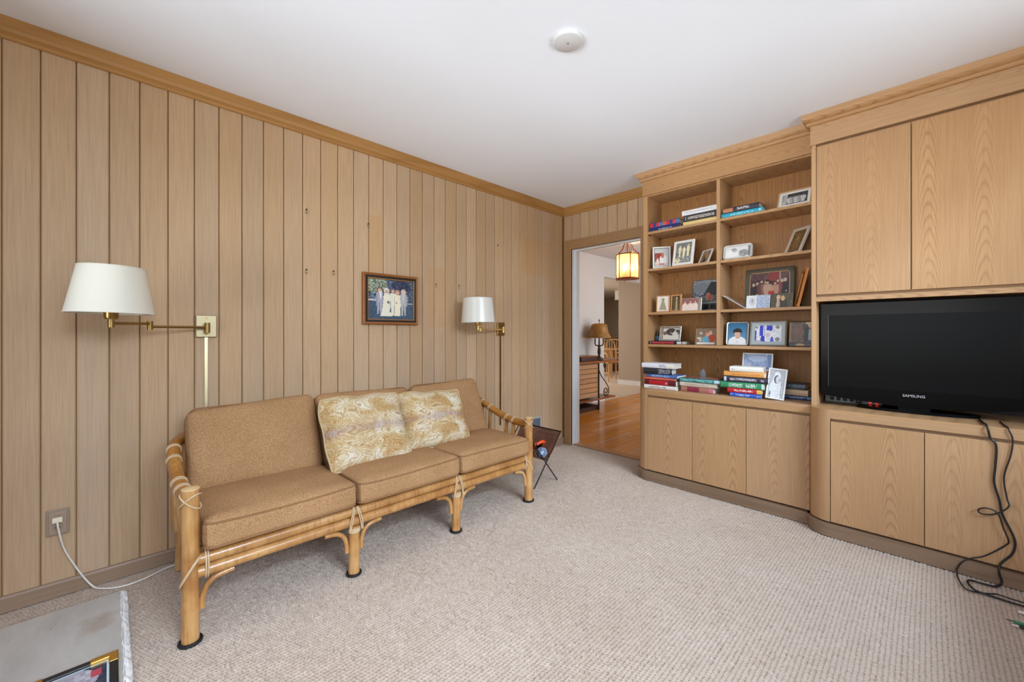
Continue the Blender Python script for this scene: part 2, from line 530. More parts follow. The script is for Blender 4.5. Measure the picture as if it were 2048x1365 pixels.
window('window_1', 'X', XR, -3.9, -0.75, 0.80, 2.38, 3)
window('fill_window', 'Y', YN, 0.7, 3.1, 0.80, 2.38, 3)

# crown mouldings and baseboard
crown = [(0.0, H - 0.088), (0.006, H - 0.088), (0.0115, H - 0.083), (0.013, H - 0.075), (0.0095, H - 0.0665), (0.0095, H - 0.063),
         (0.015, H - 0.059), (0.0165, H - 0.053), (0.0195, H - 0.046), (0.024, H - 0.0005), (0.0, H - 0.0005)]
struct(mesh_obj('trim_1', sweep_profile(bmesh.new(), crown, [((0.0, YN), (1, 0)), ((0.0, 0.0), (1, -1))]), trim_y))
struct(mesh_obj('trim_2', sweep_profile(bmesh.new(), crown, [((0.0, 0.0), (1, -1)), ((1.06, 0.0), (0, -1))]), trim_x))
bb = [(0.0, 0.0), (0.0135, 0.0), (0.0135, 0.056), (0.009, 0.064), (0.0, 0.066)]
struct(mesh_obj('baseboard_left', sweep_profile(bmesh.new(), bb, [((0.0, YN), (1, 0)), ((0.0, -0.001), (1, 0))]), base_m))

# ------------------------------------------------------------------ hall and dining room beyond the doorway
HX = -1.2
fl = struct(mesh_obj('floor_hall', B(HX, 1.25, 0.045, 5.2, -0.06, -0.012), flat('hardwood_gap', (70, 38, 16), 0.6)))
pw = 0.083
pm = {}
x = HX
i = 0
while x < 1.24:
    y = 0.05 - random.random() * 0.5
    while y < 5.1:
        L = random.choice((0.9, 1.2, 1.5))
        ya, yb = max(y, 0.05), min(y + L, 5.15)
        if yb - ya > 0.03 and x < 0.95:
            q = mesh_obj('plank', B(x + 0.0008, min(x + pw, 1.25) - 0.0008, ya + 0.001, yb - 0.001, -0.012, 0.0), hardwood_m, fl, world=False)
        y += L
    x += pw
hall = struct(mesh_obj('wall_hall_left', B(HX - 0.12, HX, 0.12, 2.62, 0, H), wallwhite_m))
struct(mesh_obj('wall_hall_header', B(HX - 0.12, HX, 2.62, 6.0, 2.11, H), wallwhite_m))
struct(mesh_obj('wall_hall_right', B(1.25, 1.35, 0.12, 5.2, 0, H), wallwhite_m))
struct(mesh_obj('wall_hall_end', B(HX, 1.35, 5.2, 5.3, 0, H), wallwhite_m))
struct(mesh_obj('ceiling_hall', B(HX - 0.12, 1.35, 0.12, 6.0, H, H + 0.1), wallwhite_m))
hallface = struct(mesh_obj('wall_hall_front', B(DX1 + 0.02, 1.25, 0.1205, 0.125, 0, H), wallwhite_m))
struct(mesh_obj('wall_hall_near', B(HX - 0.1, DX0 - 0.02, 0.1205, 0.125, 0, H), wallwhite_m))
struct(mesh_obj('baseboard_hall', B(HX, HX + 0.014, 0.125, 2.62, 0, 0.1), white_m))
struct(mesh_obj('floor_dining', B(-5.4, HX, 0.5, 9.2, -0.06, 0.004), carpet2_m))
struct(mesh_obj('ceiling_dining', B(-5.4, HX - 0.12, 0.5, 9.2, 2.36, 2.46), flat('dining_ceiling', (196, 184, 170), 0.8)))
struct(mesh_obj('wall_dining_partition', B(-2.227, HX + 0.0, 4.8, 4.92, 0, 2.36), taupe_m))
struct(mesh_obj('wall_dining_back', B(-5.4, -1.2, 9.0, 9.1, 0, 2.36), taupe_m))
struct(mesh_obj('wall_dining_side', B(-5.5, -5.4, 0.5, 9.1, 0, 2.36), taupe_m))
struct(mesh_obj('wall_dining_near', B(-5.4, HX - 0.12, 0.4, 0.5, 0, 2.36), taupe_m))
struct(mesh_obj('baseboard_dining', B(-2.24, HX, 4.786, 4.8, 0, 0.105), white_m))
struct(mesh_obj('trim_3', B(-3.6, -2.24, 6.9, 9.0, 2.10, 2.36), flat('soffit_paint', (222, 214, 204), 0.7)))

# ------------------------------------------------------------------ built-in cabinets
def arc(cx, cy, r, a0, a1, n=10):
    return [(cx + r * math.cos(math.radians(a0 + (a1 - a0) * k / n)), cy + r * math.sin(math.radians(a0 + (a1 - a0) * k / n))) for k in range(n + 1)]
def base_cabinet(label, xl, xr, yf, r, seams, name):
    t = thing(name, label, 'cabinet', ((xl + xr) / 2, yf / 2, 0))
    mesh_obj('body', prism(bmesh.new(), [(xl + 0.03, -0.001), (xl + 0.03, yf + r), (xl + r, yf + 0.028), (xr, yf + 0.028), (xr, -0.001)], 0.03, 0.694), oak_x, t)
    mesh_obj('corner_post', prism(bmesh.new(), [(xl + r, -0.001), (xl, -0.001)] + arc(xl + r, yf + r, r, 180, 270, 12) + [(xl + r, yf + 0.02)], 0.078, 0.695), oak_y, t, smooth=True)
    mesh_obj('countertop', prism(bmesh.new(), [(xr, -0.001), (xl, -0.001)] + arc(xl + r, yf + r, r, 180, 270, 12) + [(xr, yf)], 0.695, 0.713), oak_x, t)
    mesh_obj('apron_rail', B(xl + r, xr, yf, yf + 0.03, 0.662, 0.695), oak_x, t)
    p = 0.014
    mesh_obj('plinth', prism(bmesh.new(), [(xr, -0.001), (xl - p, -0.001)] + arc(xl + r, yf + r, r + p, 180, 270, 12) + [(xr, yf - p)], 0.0, 0.068), oak_plinth, t, smooth=True)
    for a, b in zip(seams[:-1], seams[1:]):
        mesh_obj('cabinet_door', B(a + 0.0015, b - 0.0015, yf, yf + 0.02, 0.080, 0.645, 0.0012), oak_z, t)
    return t
base_cabinet('low oak cabinet with three plain doors under the open bookshelves', 1.02, 2.162, -0.372, 0.10, [1.12, 1.465, 1.816, 2.162], 'base_cabinet')
base_cabinet('low oak cabinet with a rounded corner carrying the television', 2.1625, 3.42, -0.47, 0.108, [2.272, 2.646, 3.019, 3.392], 'base_cabinet')

cornice = [(0, 2.372), (0.012, 2.374), (0.016, 2.380), (0.016, 2.390), (0.012, 2.394), (0.024, 2.402), (0.030, 2.410), (0.034, 2.4395), (0, 2.4395)]
cornice = [(o * 1.25, z) for o, z in cornice]
bk = thing('bookcase', 'tall open oak bookcase full of framed photos and books', 'bookcase', (1.6, -0.13, 0.714))
YB = -0.262
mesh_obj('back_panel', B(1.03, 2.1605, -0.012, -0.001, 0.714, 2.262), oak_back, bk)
mesh_obj('side_panel', B(1.03, 1.065, YB, -0.012, 0.714, 2.262, 0.001), oak_y, bk)
mesh_obj('side_panel', B(2.150, 2.1605, YB, -0.012, 0.714, 2.262), oak_y, bk)
mesh_obj('divider', B(1.594, 1.617, YB, -0.012, 1.0565, 2.247, 0.001), oak_y, bk)
mesh_obj('top_panel', B(1.065, 2.150, YB, -0.012, 2.247, 2.262), oak_x, bk)
mesh_obj('frieze', B(1.03, 2.168, -0.278, YB, 2.258, 2.374), oak_x, bk)
mesh_obj('frieze', B(1.024, 2.1605, YB, -0.001, 2.262, 2.374), oak_x, bk)
mesh_obj('cornice', sweep_profile(bmesh.new(), cornice, [((1.03, -0.001), (-1, 0)), ((1.03, -0.275), (-1, -1)), ((2.168, -0.275), (0, -1))]), oak_x, bk)
hole_m = flat('pin_hole', (40, 24, 14), 0.8)
for xa, xb in ((1.065, 1.594), (1.617, 2.150)):
    for zt in (1.964, 1.665, 1.313):
        s = mesh_obj('shelf', B(xa + 0.0005, xb - 0.0005, YB + 0.004, -0.0125, zt - 0.019, zt, 0.001), oak_x, bk)
        for yy in (-0.235, -0.05):
            mesh_obj('shelf_pin', T([(xa + 0.0005, yy, zt - 0.0235), (xa + 0.011, yy, zt - 0.0235)], 0.004, 8), hole_m, s)
            for dz in (-0.068,):
                mesh_obj('pin_hole', T([(xa - 0.002, yy, zt + dz), (xa + 0.0006, yy, zt + dz)], 0.0035, 8), hole_m, s)
mesh_obj('shelf', B(1.0655, 2.1495, YB + 0.002, -0.0125, 1.036, 1.056, 0.001), oak_x, bk)

tv_cab = thing('media_cabinet', 'tall oak cabinet with plain doors above the television niche', 'cabinet', (2.8, -0.19, 0.714))
mesh_obj('side_panel', B(2.171, 2.193, -0.38, -0.001, 0.714, 2.266, 0.001), oak_y, tv_cab)
mesh_obj('side_panel', B(3.40, 3.42, -0.38, -0.001, 0.714, 2.266), oak_y, tv_cab)
mesh_obj('body', B(2.193, 3.40, -0.352, -0.001, 1.345, 2.27), oak_x, tv_cab)
mesh_obj('niche_back', B(2.193, 3.40, -0.012, -0.001, 0.714, 1.345), flat('niche_back', (46, 34, 26), 0.7), tv_cab)
mesh_obj('rail', B(2.193, 3.40, -0.38, -0.352, 1.331, 1.3575, 0.001), oak_x, tv_cab)
for a, b in ((2.194, 2.596), (2.598, 2.999), (3.001, 3.399)):
    mesh_obj('cabinet_door', B(a + 0.0015, b - 0.0015, -0.38, -0.36, 1.372, 2.248, 0.0012), oak_z, tv_cab)
mesh_obj('frieze', B(2.166, 3.42, -0.39, -0.352, 2.262, 2.376), oak_x, tv_cab)
mesh_obj('frieze', B(2.1625, 2.20, -0.352, -0.28, 2.266, 2.376), oak_x, tv_cab)
mesh_obj('cornice', sweep_profile(bmesh.new(), cornice, [((2.168, -0.282), (-1, 0)), ((2.168, -0.388), (-1, -1)), ((3.42, -0.388), (0, -1))]), oak_x, tv_cab)

# ------------------------------------------------------------------ television
tv = thing('television', 'flat black television on its stand in the cabinet niche', 'television', (2.605, -0.27, 0.714))
scr_m = NT('tv_screen', 0.35, S(14, 14, 15), spec=0.10).mat
bez_m = NT('tv_bezel', 0.25, S(6, 6, 7), spec=0.14, coat=0.0).mat
X0, X1 = 2.203, 3.007
pts = [(X0, 1.318), (X0, 0.779)] + [(X0 + (X1 - X0) * k / 16, 0.776 - 0.030 * math.sin(PI * k / 16)) for k in range(1, 16)] + [(X1, 0.779), (X1, 1.318)]
bm = bmesh.new()
prism(bm, pts, 0, 0.05)
bmesh.ops.rotate(bm, verts=bm.verts, cent=(0, 0, 0), matrix=Matrix.Rotation(PI / 2, 3, 'X'))
bmesh.ops.translate(bm, verts=bm.verts, vec=(0, -0.25, 0))
bez = mesh_obj('bezel', bm, bez_m, tv)
mesh_obj('screen', B(2.242, 2.968, -0.3015, -0.298, 0.832, 1.250), scr_m, tv)
mesh_obj('screen_rim', B(2.2395, 2.2415, -0.3025, -0.298, 0.830, 1.252), flat('rim_grey', (70, 72, 74), 0.4), tv)
mesh_obj('back_shell', B(2.30, 2.91, -0.251, -0.18, 0.80, 1.24, 0.02), black_m, tv)
mesh_obj('neck', B(2.54, 2.67, -0.262, -0.225, 0.722, 0.80, 0.004), bez_m, tv)
oval = [(2.605 + 0.24 * math.cos(a), -0.245 + 0.075 * math.sin(a)) for a in [2 * PI * k / 32 for k in range(32)]]
mesh_obj('stand_base', prism(bmesh.new(), oval, 0.714, 0.728), bez_m, tv)
fc = bpy.data.curves.new('logo', 'FONT'); fc.body = 'SAMSUNG'; fc.size = 0.019; fc.align_x = 'CENTER'; fc.extrude = 0.0003
fo = bpy.data.objects.new('logo_tmp', fc)
lk(fo); bpy.context.view_layer.update()
lm = bpy.data.meshes.new_from_object(fo); bpy.data.objects.remove(fo)
lm.materials.clear(); lm.materials.append(flat('logo_silver', (190, 190, 190), 0.4))
lo = bpy.data.objects.new('logo', lm); lk(lo); lo.parent = tv
lo.location = Vector((2.605, -0.3008, 0.800)) - tv.location
lo.rotation_euler = (PI / 2, 0, 0)

ps = thing('power_strip', 'grey power strip with outlets beside the television base', 'power strip', (2.33, -0.10, 0.714))
mesh_obj('housing', B(2.2, 2.47, -0.125, -0.09, 0.714, 0.754, 0.004), flat('strip_grey', (176, 178, 180), 0.5), ps)
for k in range(4):
    x = 2.225 + k * 0.032
    o = mesh_obj('socket', B(x, x + 0.020, -0.1262, -0.124, 0.724, 0.745), flat('socket_dark', (60, 62, 64), 0.6), ps)
mesh_obj('plug', B(2.352, 2.378, -0.16, -0.125, 0.722, 0.746, 0.006), black_m, ps)
led = NT('red_led', 0.4, S(180, 10, 10)); led.b.inputs['Emission Color'].default_value = (1, 0.03, 0.02, 1); led.b.inputs['Emission Strength'].default_value = 2.2
for x in (2.41, 2.44):
    mesh_obj('switch_light', B(x, x + 0.013, -0.1275, -0.124, 0.727, 0.743, 0.001), led.mat, ps)

def cord(name, label, pts, r, mat, group=None, sub=6):
    o = mesh_obj(name, T(smooth_path(pts, sub), r, 8), mat, smooth=True)
    return tag(o, label, 'cord', group)
cordk = flat('black_cable', (24, 23, 24), 0.45)
yf = -0.4765
cord('television_cable', 'thick black cable hanging from the television down the cabinet door to the floor',
     [(2.835, -0.30, 0.7185), (2.842, -0.42, 0.7185), (2.847, -0.468, 0.7195), (2.852, -0.482, 0.700), (2.860, yf, 0.66), (2.877, yf, 0.63), (2.875, yf, 0.54), (2.871, yf, 0.46), (2.886, yf, 0.384), (2.896, yf, 0.319),
      (2.925, yf, 0.238), (2.932, yf, 0.196), (2.922, yf, 0.148), (2.890, -0.480, 0.095), (2.884, -0.490, 0.060), (2.892, -0.4905, 0.02), (2.887, -0.497, 0.006),
      (2.868, -0.532, 0.005), (2.83, -0.54, 0.005), (2.795, -0.541, 0.005), (2.786, -0.575, 0.005), (2.803, -0.645, 0.010), (2.84, -0.645, 0.005), (2.891, -0.652, 0.005), (2.945, -0.655, 0.005), (3.02, -0.67, 0.005), (3.15, -0.70, 0.005)], 0.0042, cordk)
cord('speaker_wire', 'thin black cable looping in front of the cabinet door beside the television cable',
     [(2.902, -0.30, 0.7165), (2.907, -0.42, 0.7165), (2.911, -0.468, 0.7175), (2.916, -0.478, 0.70), (2.925, yf, 0.665), (2.920, yf, 0.597), (2.900, yf, 0.49), (2.908, -0.480, 0.40), (2.912, -0.486, 0.362), (2.874, -0.486, 0.318), (2.832, -0.486, 0.306),
      (2.823, -0.486, 0.324), (2.851, -0.486, 0.337), (2.882, -0.487, 0.322), (2.897, -0.487, 0.262), (2.912, -0.482, 0.212), (2.905, yf, 0.183), (2.844, yf, 0.112), (2.80, -0.479, 0.084), (2.772, -0.4895, 0.060), (2.755, -0.4895, 0.02), (2.755, -0.50, 0.004),
      (2.757, -0.56, 0.004), (2.774, -0.645, 0.004), (2.80, -0.652, 0.004), (2.848, -0.625, 0.004), (2.87, -0.612, 0.006), (2.905, -0.612, 0.004), (2.943, -0.614, 0.004), (3.05, -0.63, 0.004), (3.15, -0.66, 0.004)], 0.003, cordk)
c3 = thing('audio_plug', 'green tipped audio plug on the carpet at the frame edge', 'plug', (2.90, -0.83, 0))
mesh_obj('grip', T([(2.893, -0.828, 0.007), (2.900, -0.829, 0.007), (2.925, -0.828, 0.0065), (2.93, -0.828, 0.006)], [0.003, 0.006, 0.0055, 0.003], 10), flat('plug_green', (40, 120, 84), 0.4), c3, smooth=True)
mesh_obj('tip', T([(2.875, -0.829, 0.007), (2.893, -0.828, 0.007)], 0.0016, 6), iron_m, c3)
mesh_obj('wire', T(smooth_path([(2.93, -0.828, 0.006), (2.97, -0.822, 0.004), (3.1, -0.80, 0.004)]), 0.0022, 6), cordk, c3)
c4 = thing('audio_plug', 'black and white audio plug on the carpet below the green one', 'plug', (2.91, -0.855, 0))
mesh_obj('grip', T([(2.905, -0.855, 0.006), (2.91, -0.855, 0.006), (2.945, -0.852, 0.006)], [0.003, 0.0055, 0.005], 10), cordk, c4, smooth=True)
mesh_obj('tip', T([(2.888, -0.857, 0.005), (2.905, -0.855, 0.006)], [0.002, 0.004], 8), flat('plug_white', (220, 214, 206), 0.4), c4)
mesh_obj('wire', T(smooth_path([(2.945, -0.852, 0.006), (2.99, -0.85, 0.004), (3.1, -0.85, 0.004)]), 0.0022, 6), cordk, c4)
c5 = thing('audio_plug', 'small white connector on the carpet near the black cables', 'plug', (2.93, -0.72, 0))
mesh_obj('grip', T([(2.916, -0.722, 0.005), (2.921, -0.722, 0.006), (2.945, -0.722, 0.006)], [0.003, 0.006, 0.005], 10), flat('plug_white', (220, 214, 206), 0.4), c5, smooth=True)
mesh_obj('wire', T(smooth_path([(2.945, -0.722, 0.005), (3.0, -0.73, 0.004), (3.1, -0.73, 0.004)]), 0.0022, 6), cordk, c5)

# ------------------------------------------------------------------ sofa
sofa = thing('sofa', 'three-seat rattan sofa with tan tweed cushions against the panelled wall', 'sofa', (0.43, -2.24, 0))
LX = 0.745
LY = [-3.155, -2.54, -1.94, -1.328]
def nodes_pole(p0, p1, r, n=12, jit=0.0012, seg=14):
    p0, p1 = Vector(p0), Vector(p1)
    pts = [p0.lerp(p1, k / n) for k in range(n + 1)]
    rr = [r + random.uniform(-jit, jit) for _ in pts]
    return T(pts, rr, seg)
for i, y in enumerate(LY):
    end = i in (0, 3)
    r = 0.0285 if end else 0.0255
    top = 0.566 if end else 0.232
    lg = mesh_obj('leg', nodes_pole((LX, y, 0.006), (LX, y, top), r, 14), rattan_m, sofa, smooth=True)
    cup = bmesh.new(); lathe(cup, [(0.0, 0.0), (r + 0.009, 0.0), (r + 0.010, 0.004), (r + 0.008, 0.010), (r + 0.002, 0.0105), (r + 0.001, 0.004)], (LX, y, 0), 24)
    mesh_obj('rubber_cup', cup, rubber_m, lg, smooth=True)
    if not end:
        mesh_obj('lashing', T(helix((LX, y, 0.212), (0, 0, 1), r + 0.002, 0.003, 4, 0.0055), 0.003, 6), cane_m, lg, smooth=True)
        a = bmesh.new()
        for s in (-1, 1):
            for d in (0.0, 0.008):
                tube(a, smooth_path([(LX + 0.027, y + s * (0.027 + d * 0.6), 0.215), (LX + 0.0285, y + s * (0.021 + d), 0.25), (LX + 0.0275, y + s * (0.012 + d), 0.29), (LX + 0.015, y + s * (0.006 + d * .6), 0.3215)], 5), 0.003, 6)
        mesh_obj('lashing', a, cane_m, sofa, smooth=True)
    else:
        s = 1 if i == 0 else -1
        a = bmesh.new()
        for d in (0.0, 0.0075):
            yy = y + s * (0.044 + d)
            loop = [(LX + 0.0265 * math.cos(t), yy, 0.2745 + 0.0525 * math.sin(t)) for t in [2 * PI * k / 20 for k in range(20)]]
            tube(a, loop, 0.003, 6, closed=True)
        for d in (0.0, 0.006):
            loop = [(LX + (r + 0.0025) * math.cos(t), y + (r + 0.0025) * math.sin(t), 0.262 - d + s * 0.052 * math.sin(t + 0.5)) for t in [2 * PI * k / 24 for k in range(24)]]
            tube(a, loop, 0.003, 6, closed=True)
        mesh_obj('lashing', a, cane_m, sofa, smooth=True)
        a = bmesh.new()
        for tilt in (0.5, -0.5):
            loop = [(LX + (r + 0.003) * math.cos(t), y + (r + 0.003) * math.sin(t), 0.522 + 0.028 * math.sin(t + (0.9 if tilt > 0 else 3.6))) for t in [2 * PI * k / 24 for k in range(24)]]
            tube(a, loop, 0.003, 6, closed=True)
        mesh_obj('lashing', a, cane_m, sofa, smooth=True)
        cap = bmesh.new(); lathe(cap, [(r, 0.0), (r * 0.96, 0.004), (r * 0.6, 0.007), (0.0, 0.008)], (LX, y, 0.566), 20)
        mesh_obj('post_cap', cap, flat('cut_rattan', (206, 172, 122), 0.5), lg, smooth=True)
for z, r in ((0.2975, 0.0225), (0.2515, 0.0225)):
    mesh_obj('front_rail', nodes_pole((LX, LY[0] + 0.02, z), (LX, LY[3] - 0.02, z), r, 40, 0.0008), rattan_m, sofa, smooth=True)
for i, y in enumerate(LY):
    for s in (-1, 1):
        if (i == 0 and s < 0) or (i == 3 and s > 0): continue
        q = [(LX, y + s * 0.034, 0.112), (LX, y + s * 0.036, 0.150), (LX, y + s * 0.048, 0.188), (LX, y + s * 0.075, 0.212), (LX, y + s * 0.115, 0.220), (LX, y + s * 0.135, 0.221)]
        mesh_obj('brace', T(smooth_path(q, 5), 0.0105, 10), rattan_m, sofa, smooth=True)
for side, y in ((-1, LY[0]), (1, LY[3])):
    pth = [(LX - 0.01, y, 0.520), (0.66, y + side * 0.004, 0.519), (0.555, y + side * 0.010, 0.527), (0.45, y + side * 0.013, 0.548), (0.367, y + side * 0.013, 0.574), (0.281, y + side * 0.009, 0.604), (0.20, y + side * -0.006, 0.630), (0.11, y + side * -0.055, 0.640)]
    ap = smooth_path(pth, 6)
    arm = mesh_obj('arm', T(ap, 0.0245, 14), rattan_dark_m, sofa, smooth=True)
    for xs in (0.25, 0.345, 0.514, 0.600):
        zt = min(ap, key=lambda p: abs(p.x - xs))
        sp = mesh_obj('spindle', T([(xs - 0.012, y, 0.27), (zt.x, zt.y, zt.z - 0.012)], 0.0125, 10), rattan_m, sofa, smooth=True)
        mesh_obj('lashing', T(helix((zt.x, zt.y, zt.z), (1, 0, -0.3), 0.0265, 0.003, 2, 0.012), 0.003, 6), cane_m, arm, smooth=True)
    mesh_obj('side_rail', T([(LX, y, 0.2745), (0.11, y - side * 0.04, 0.27)], 0.018, 12), rattan_m, sofa, smooth=True)
    mesh_obj('leg', nodes_pole((0.115, y - side * 0.03, 0.0), (0.09, y - side * 0.055, 0.63), 0.022, 10), rattan_m, sofa, smooth=True)
for z, x in ((0.635, 0.087), (0.27, 0.098), (0.45, 0.092)):
    mesh_obj('back_rail', T([(x, LY[0] + 0.025, z), (x, LY[3] - 0.025, z)], 0.018, 12), rattan_m, sofa, smooth=True)
for k in range(7):
    x = 0.19 + k * 0.075
    mesh_obj('deck_slat', B(x, x + 0.035, LY[0], LY[3], 0.288, 0.296), rattan_m, sofa)

def piping(path, r, mat, parent):
    return mesh_obj('piping', T(path, r, 6, closed=True), mat, parent, smooth=True)
def rr_loop(hx, hy, r, n=5):
    out = []
    for cx, cy, a0 in ((hx - r, hy - r, 0), (-hx + r, hy - r, 90), (-hx + r, -hy + r, 180), (hx - r, -hy + r, 270)):
        for k in range(n + 1):
            a = math.radians(a0 + 90 * k / n)
            out.append((cx + r * math.cos(a), cy + r * math.sin(a)))
    return out
seat_y = [(-3.121, -2.542), (-2.538, -1.944), (-1.940, -1.364)]
for i, (a, b) in enumerate(seat_y):
    hy = (b - a) / 2; cy = (a + b) / 2; hx = 0.295; hz = 0.060; cx = 0.802 - hx
    cz = 0.381
    bm = rounded_box(hx, hy, hz, 0.034, 16, 0.020, 0.0)
    def soft(x, y, top):
        return (0.004 * math.sin(x * 11 + i) * math.cos(y * 9 + 2 * i) - 0.010 * max(0.0, 1 - (x / hx - 0.9) ** 2 * 4) * (1 - (y / hy) ** 2) * (1 if i != 2 else 0.4)) if top else 0.0
    for v in bm.verts: v.co.z += soft(v.co.x, v.co.y, v.co.z > 0) * min(1.0, abs(v.co.z) / hz)
    mtx = Matrix.Translation((cx, cy, cz)) @ Matrix.Rotation(-math.radians(2.0), 4, 'Y')
    bm.transform(mtx)
    sc_ = mesh_obj('seat_cushion', bm, sofa_m, sofa, smooth=True)
    def dense(lp, n=6):
        out = []
        for k in range(len(lp)):
            p, q = lp[k], lp[(k + 1) % len(lp)]
            m_ = n if (Vector(p) - Vector(q)).length > 0.1 else 1
            out += [(p[0] + (q[0] - p[0]) * t / m_, p[1] + (q[1] - p[1]) * t / m_) for t in range(m_)]
        return out
    for zz in (hz - 0.014, -hz + 0.014):
        lp = [mtx @ Vector((x, y, zz + soft(x, y, zz > 0))) for x, y in dense(rr_loop(hx - 0.0045, hy - 0.0045, 0.034))]
        piping(lp, 0.0042, sofapipe_m, sc_)
back_y = [(-3.118, -2.545), (-2.54, -1.948), (-1.944, -1.368)]
for i, (a, b) in enumerate(back_y):
    hy = (b - a) / 2; cy = (a + b) / 2; hx = 0.205; hz = 0.062
    bm = rounded_box(hx, hy, hz, 0.045, 16, 0.022, 0.0)
    for v in bm.verts:
        t = (v.co.x / hx)
        v.co.z += 0.006 * math.sin(v.co.y * 8 + i * 2)
        if t > 0.7: v.co.x += ((0.012, 0.006, 0.010)[i] * math.sin((v.co.y / hy) * (1.2, -1.3, 1.4)[i])) 
    # local x is up the back, z is out of the face
    tilt = math.radians(23)
    up = Vector((-math.sin(tilt), 0, math.cos(tilt))); outv = Vector((math.cos(tilt), 0, math.sin(tilt)))
    c = Vector((0.262, cy, 0.590 + (0.0, 0.0, 0.004)[i]))
    mtx = Matrix((( up.x, 0, outv.x, c.x), (0, 1, 0, c.y), (up.z, 0, outv.z, c.z), (0, 0, 0, 1)))
    bm.transform(mtx)
    bc = mesh_obj('back_cushion', bm, sofa_m, sofa, smooth=True)
    lp = [mtx @ Vector((x, y, hz - 0.02 + 0.006 * math.sin(y * 8 + i * 2))) for x, y in rr_loop(hx - 0.009, hy - 0.009, 0.04)]
    piping(lp, 0.0038, sofapipe_m, bc)

# paisley throw pillows
def paisley_mat(name, shift):
    m = NT(name, 0.85, spec=0.2)
    co = m.coord('UV')
    u, v, _ = m.sep(co)
    wn_ = m.n('TexNoise'); m.t.links.new(m.mapping(co, (1, 1, 1), (shift, shift * 2, 0)), wn_.inputs['Vector'])
    wn_.inputs['Scale'].default_value = 3.2; wn_.inputs['Detail'].default_value = 2.5
    vm = m.n('VectorMath', operation='MULTIPLY_ADD')
    m.t.links.new(wn_.outputs['Color'], vm.inputs[0]); vm.inputs[1].default_value = (0.55, 0.34, 0); m.t.links.new(co, vm.inputs[2])
    du, dv, _ = m.sep(vm.outputs[0])
    mir = m.math('ABSOLUTE', m.math('SUBTRACT', v, 0.5))            # the print mirrors about its mid line
    cmb = m.n('CombineXYZ'); m.t.links.new(du, cmb.inputs[0]); m.t.links.new(m.math('ADD', mir, m.math('MULTIPLY', m.math('SUBTRACT', dv, v), 0.8)), cmb.inputs[1])
    cmb.inputs[2].default_value = shift
    q = cmb.outputs[0]
    vo = m.n('TexVoronoi', feature='F1'); m.t.links.new(m.mapping(q, (3.4, 6.4, 1)), vo.inputs['Vector']); vo.inputs['Scale'].default_value = 1.0
    ve = m.n('TexVoronoi', feature='F1'); m.t.links.new(m.mapping(q, (9, 15, 1)), ve.inputs['Vector']); ve.inputs['Scale'].default_value = 1.0
    def rings(d, k, wdt): return m.maprange(m.math('ABSOLUTE', m.math('SUBTRACT', m.math('FRACT', m.math('MULTIPLY', d, k)), 0.5)), 0.0, wdt, 1.0, 0.0)
    l1 = rings(vo.outputs['Distance'], 7.0, 0.16)
    l2 = rings(ve.outputs['Distance'], 4.0, 0.20)
    hatch = m.maprange(m.noise(m.mapping(q, (70, 26, 1)), 1.0, 2), 0.50, 0.60, 0.0, 1.0)
    tone = m.noise(q, 4.2, 2)
    c = m.ramp(tone, [(0.34, S(180, 144, 90)), (0.45, S(198, 172, 124)), (0.54, S(210, 192, 156)), (0.66, S(222, 212, 190))])
    c = m.mix(m.maprange(vo.outputs['Distance'], 0.05, 0.34, 0.65, 0.0), c, S(186, 140, 78))
    c = m.mix(m.math('MULTIPLY', hatch, 0.38), c, S(150, 112, 66))
    c = m.mix(m.math('MULTIPLY', l2, 0.42), c, S(232, 222, 196))
    c = m.mix(m.math('MULTIPLY', l1, 0.72), c, S(142, 96, 46))
    # plum and blue-grey spray along the mid line
    wob = m.math('MULTIPLY', m.noise(m.mapping(co, (2.6, 0.3, 1), (shift * 3, 0, 0)), 1.5, 2), 0.20)
    band = m.math('SUBTRACT', m.math('ADD', mir, m.math('MULTIPLY', m.math('SUBTRACT', hatch, 0.5), 0.05)), m.math('SUBTRACT', wob, 0.085))
    c = m.mix(m.math('MULTIPLY', m.maprange(band, 0.0, 0.06, 0.75, 0.0), m.maprange(hatch, 0, 1, 0.5, 1.0)), c, S(146, 92, 72))
    c = m.mix(m.math('MULTIPLY', m.maprange(band, -0.04, 0.0, 0.85, 0.0), m.maprange(l2, 0, 1, 0.95, 0.2)), c, S(178, 168, 156))
    m.base(c)
    m.bump(m.noise(co, 160, 2), 0.2, 0.001)
    return m.mat
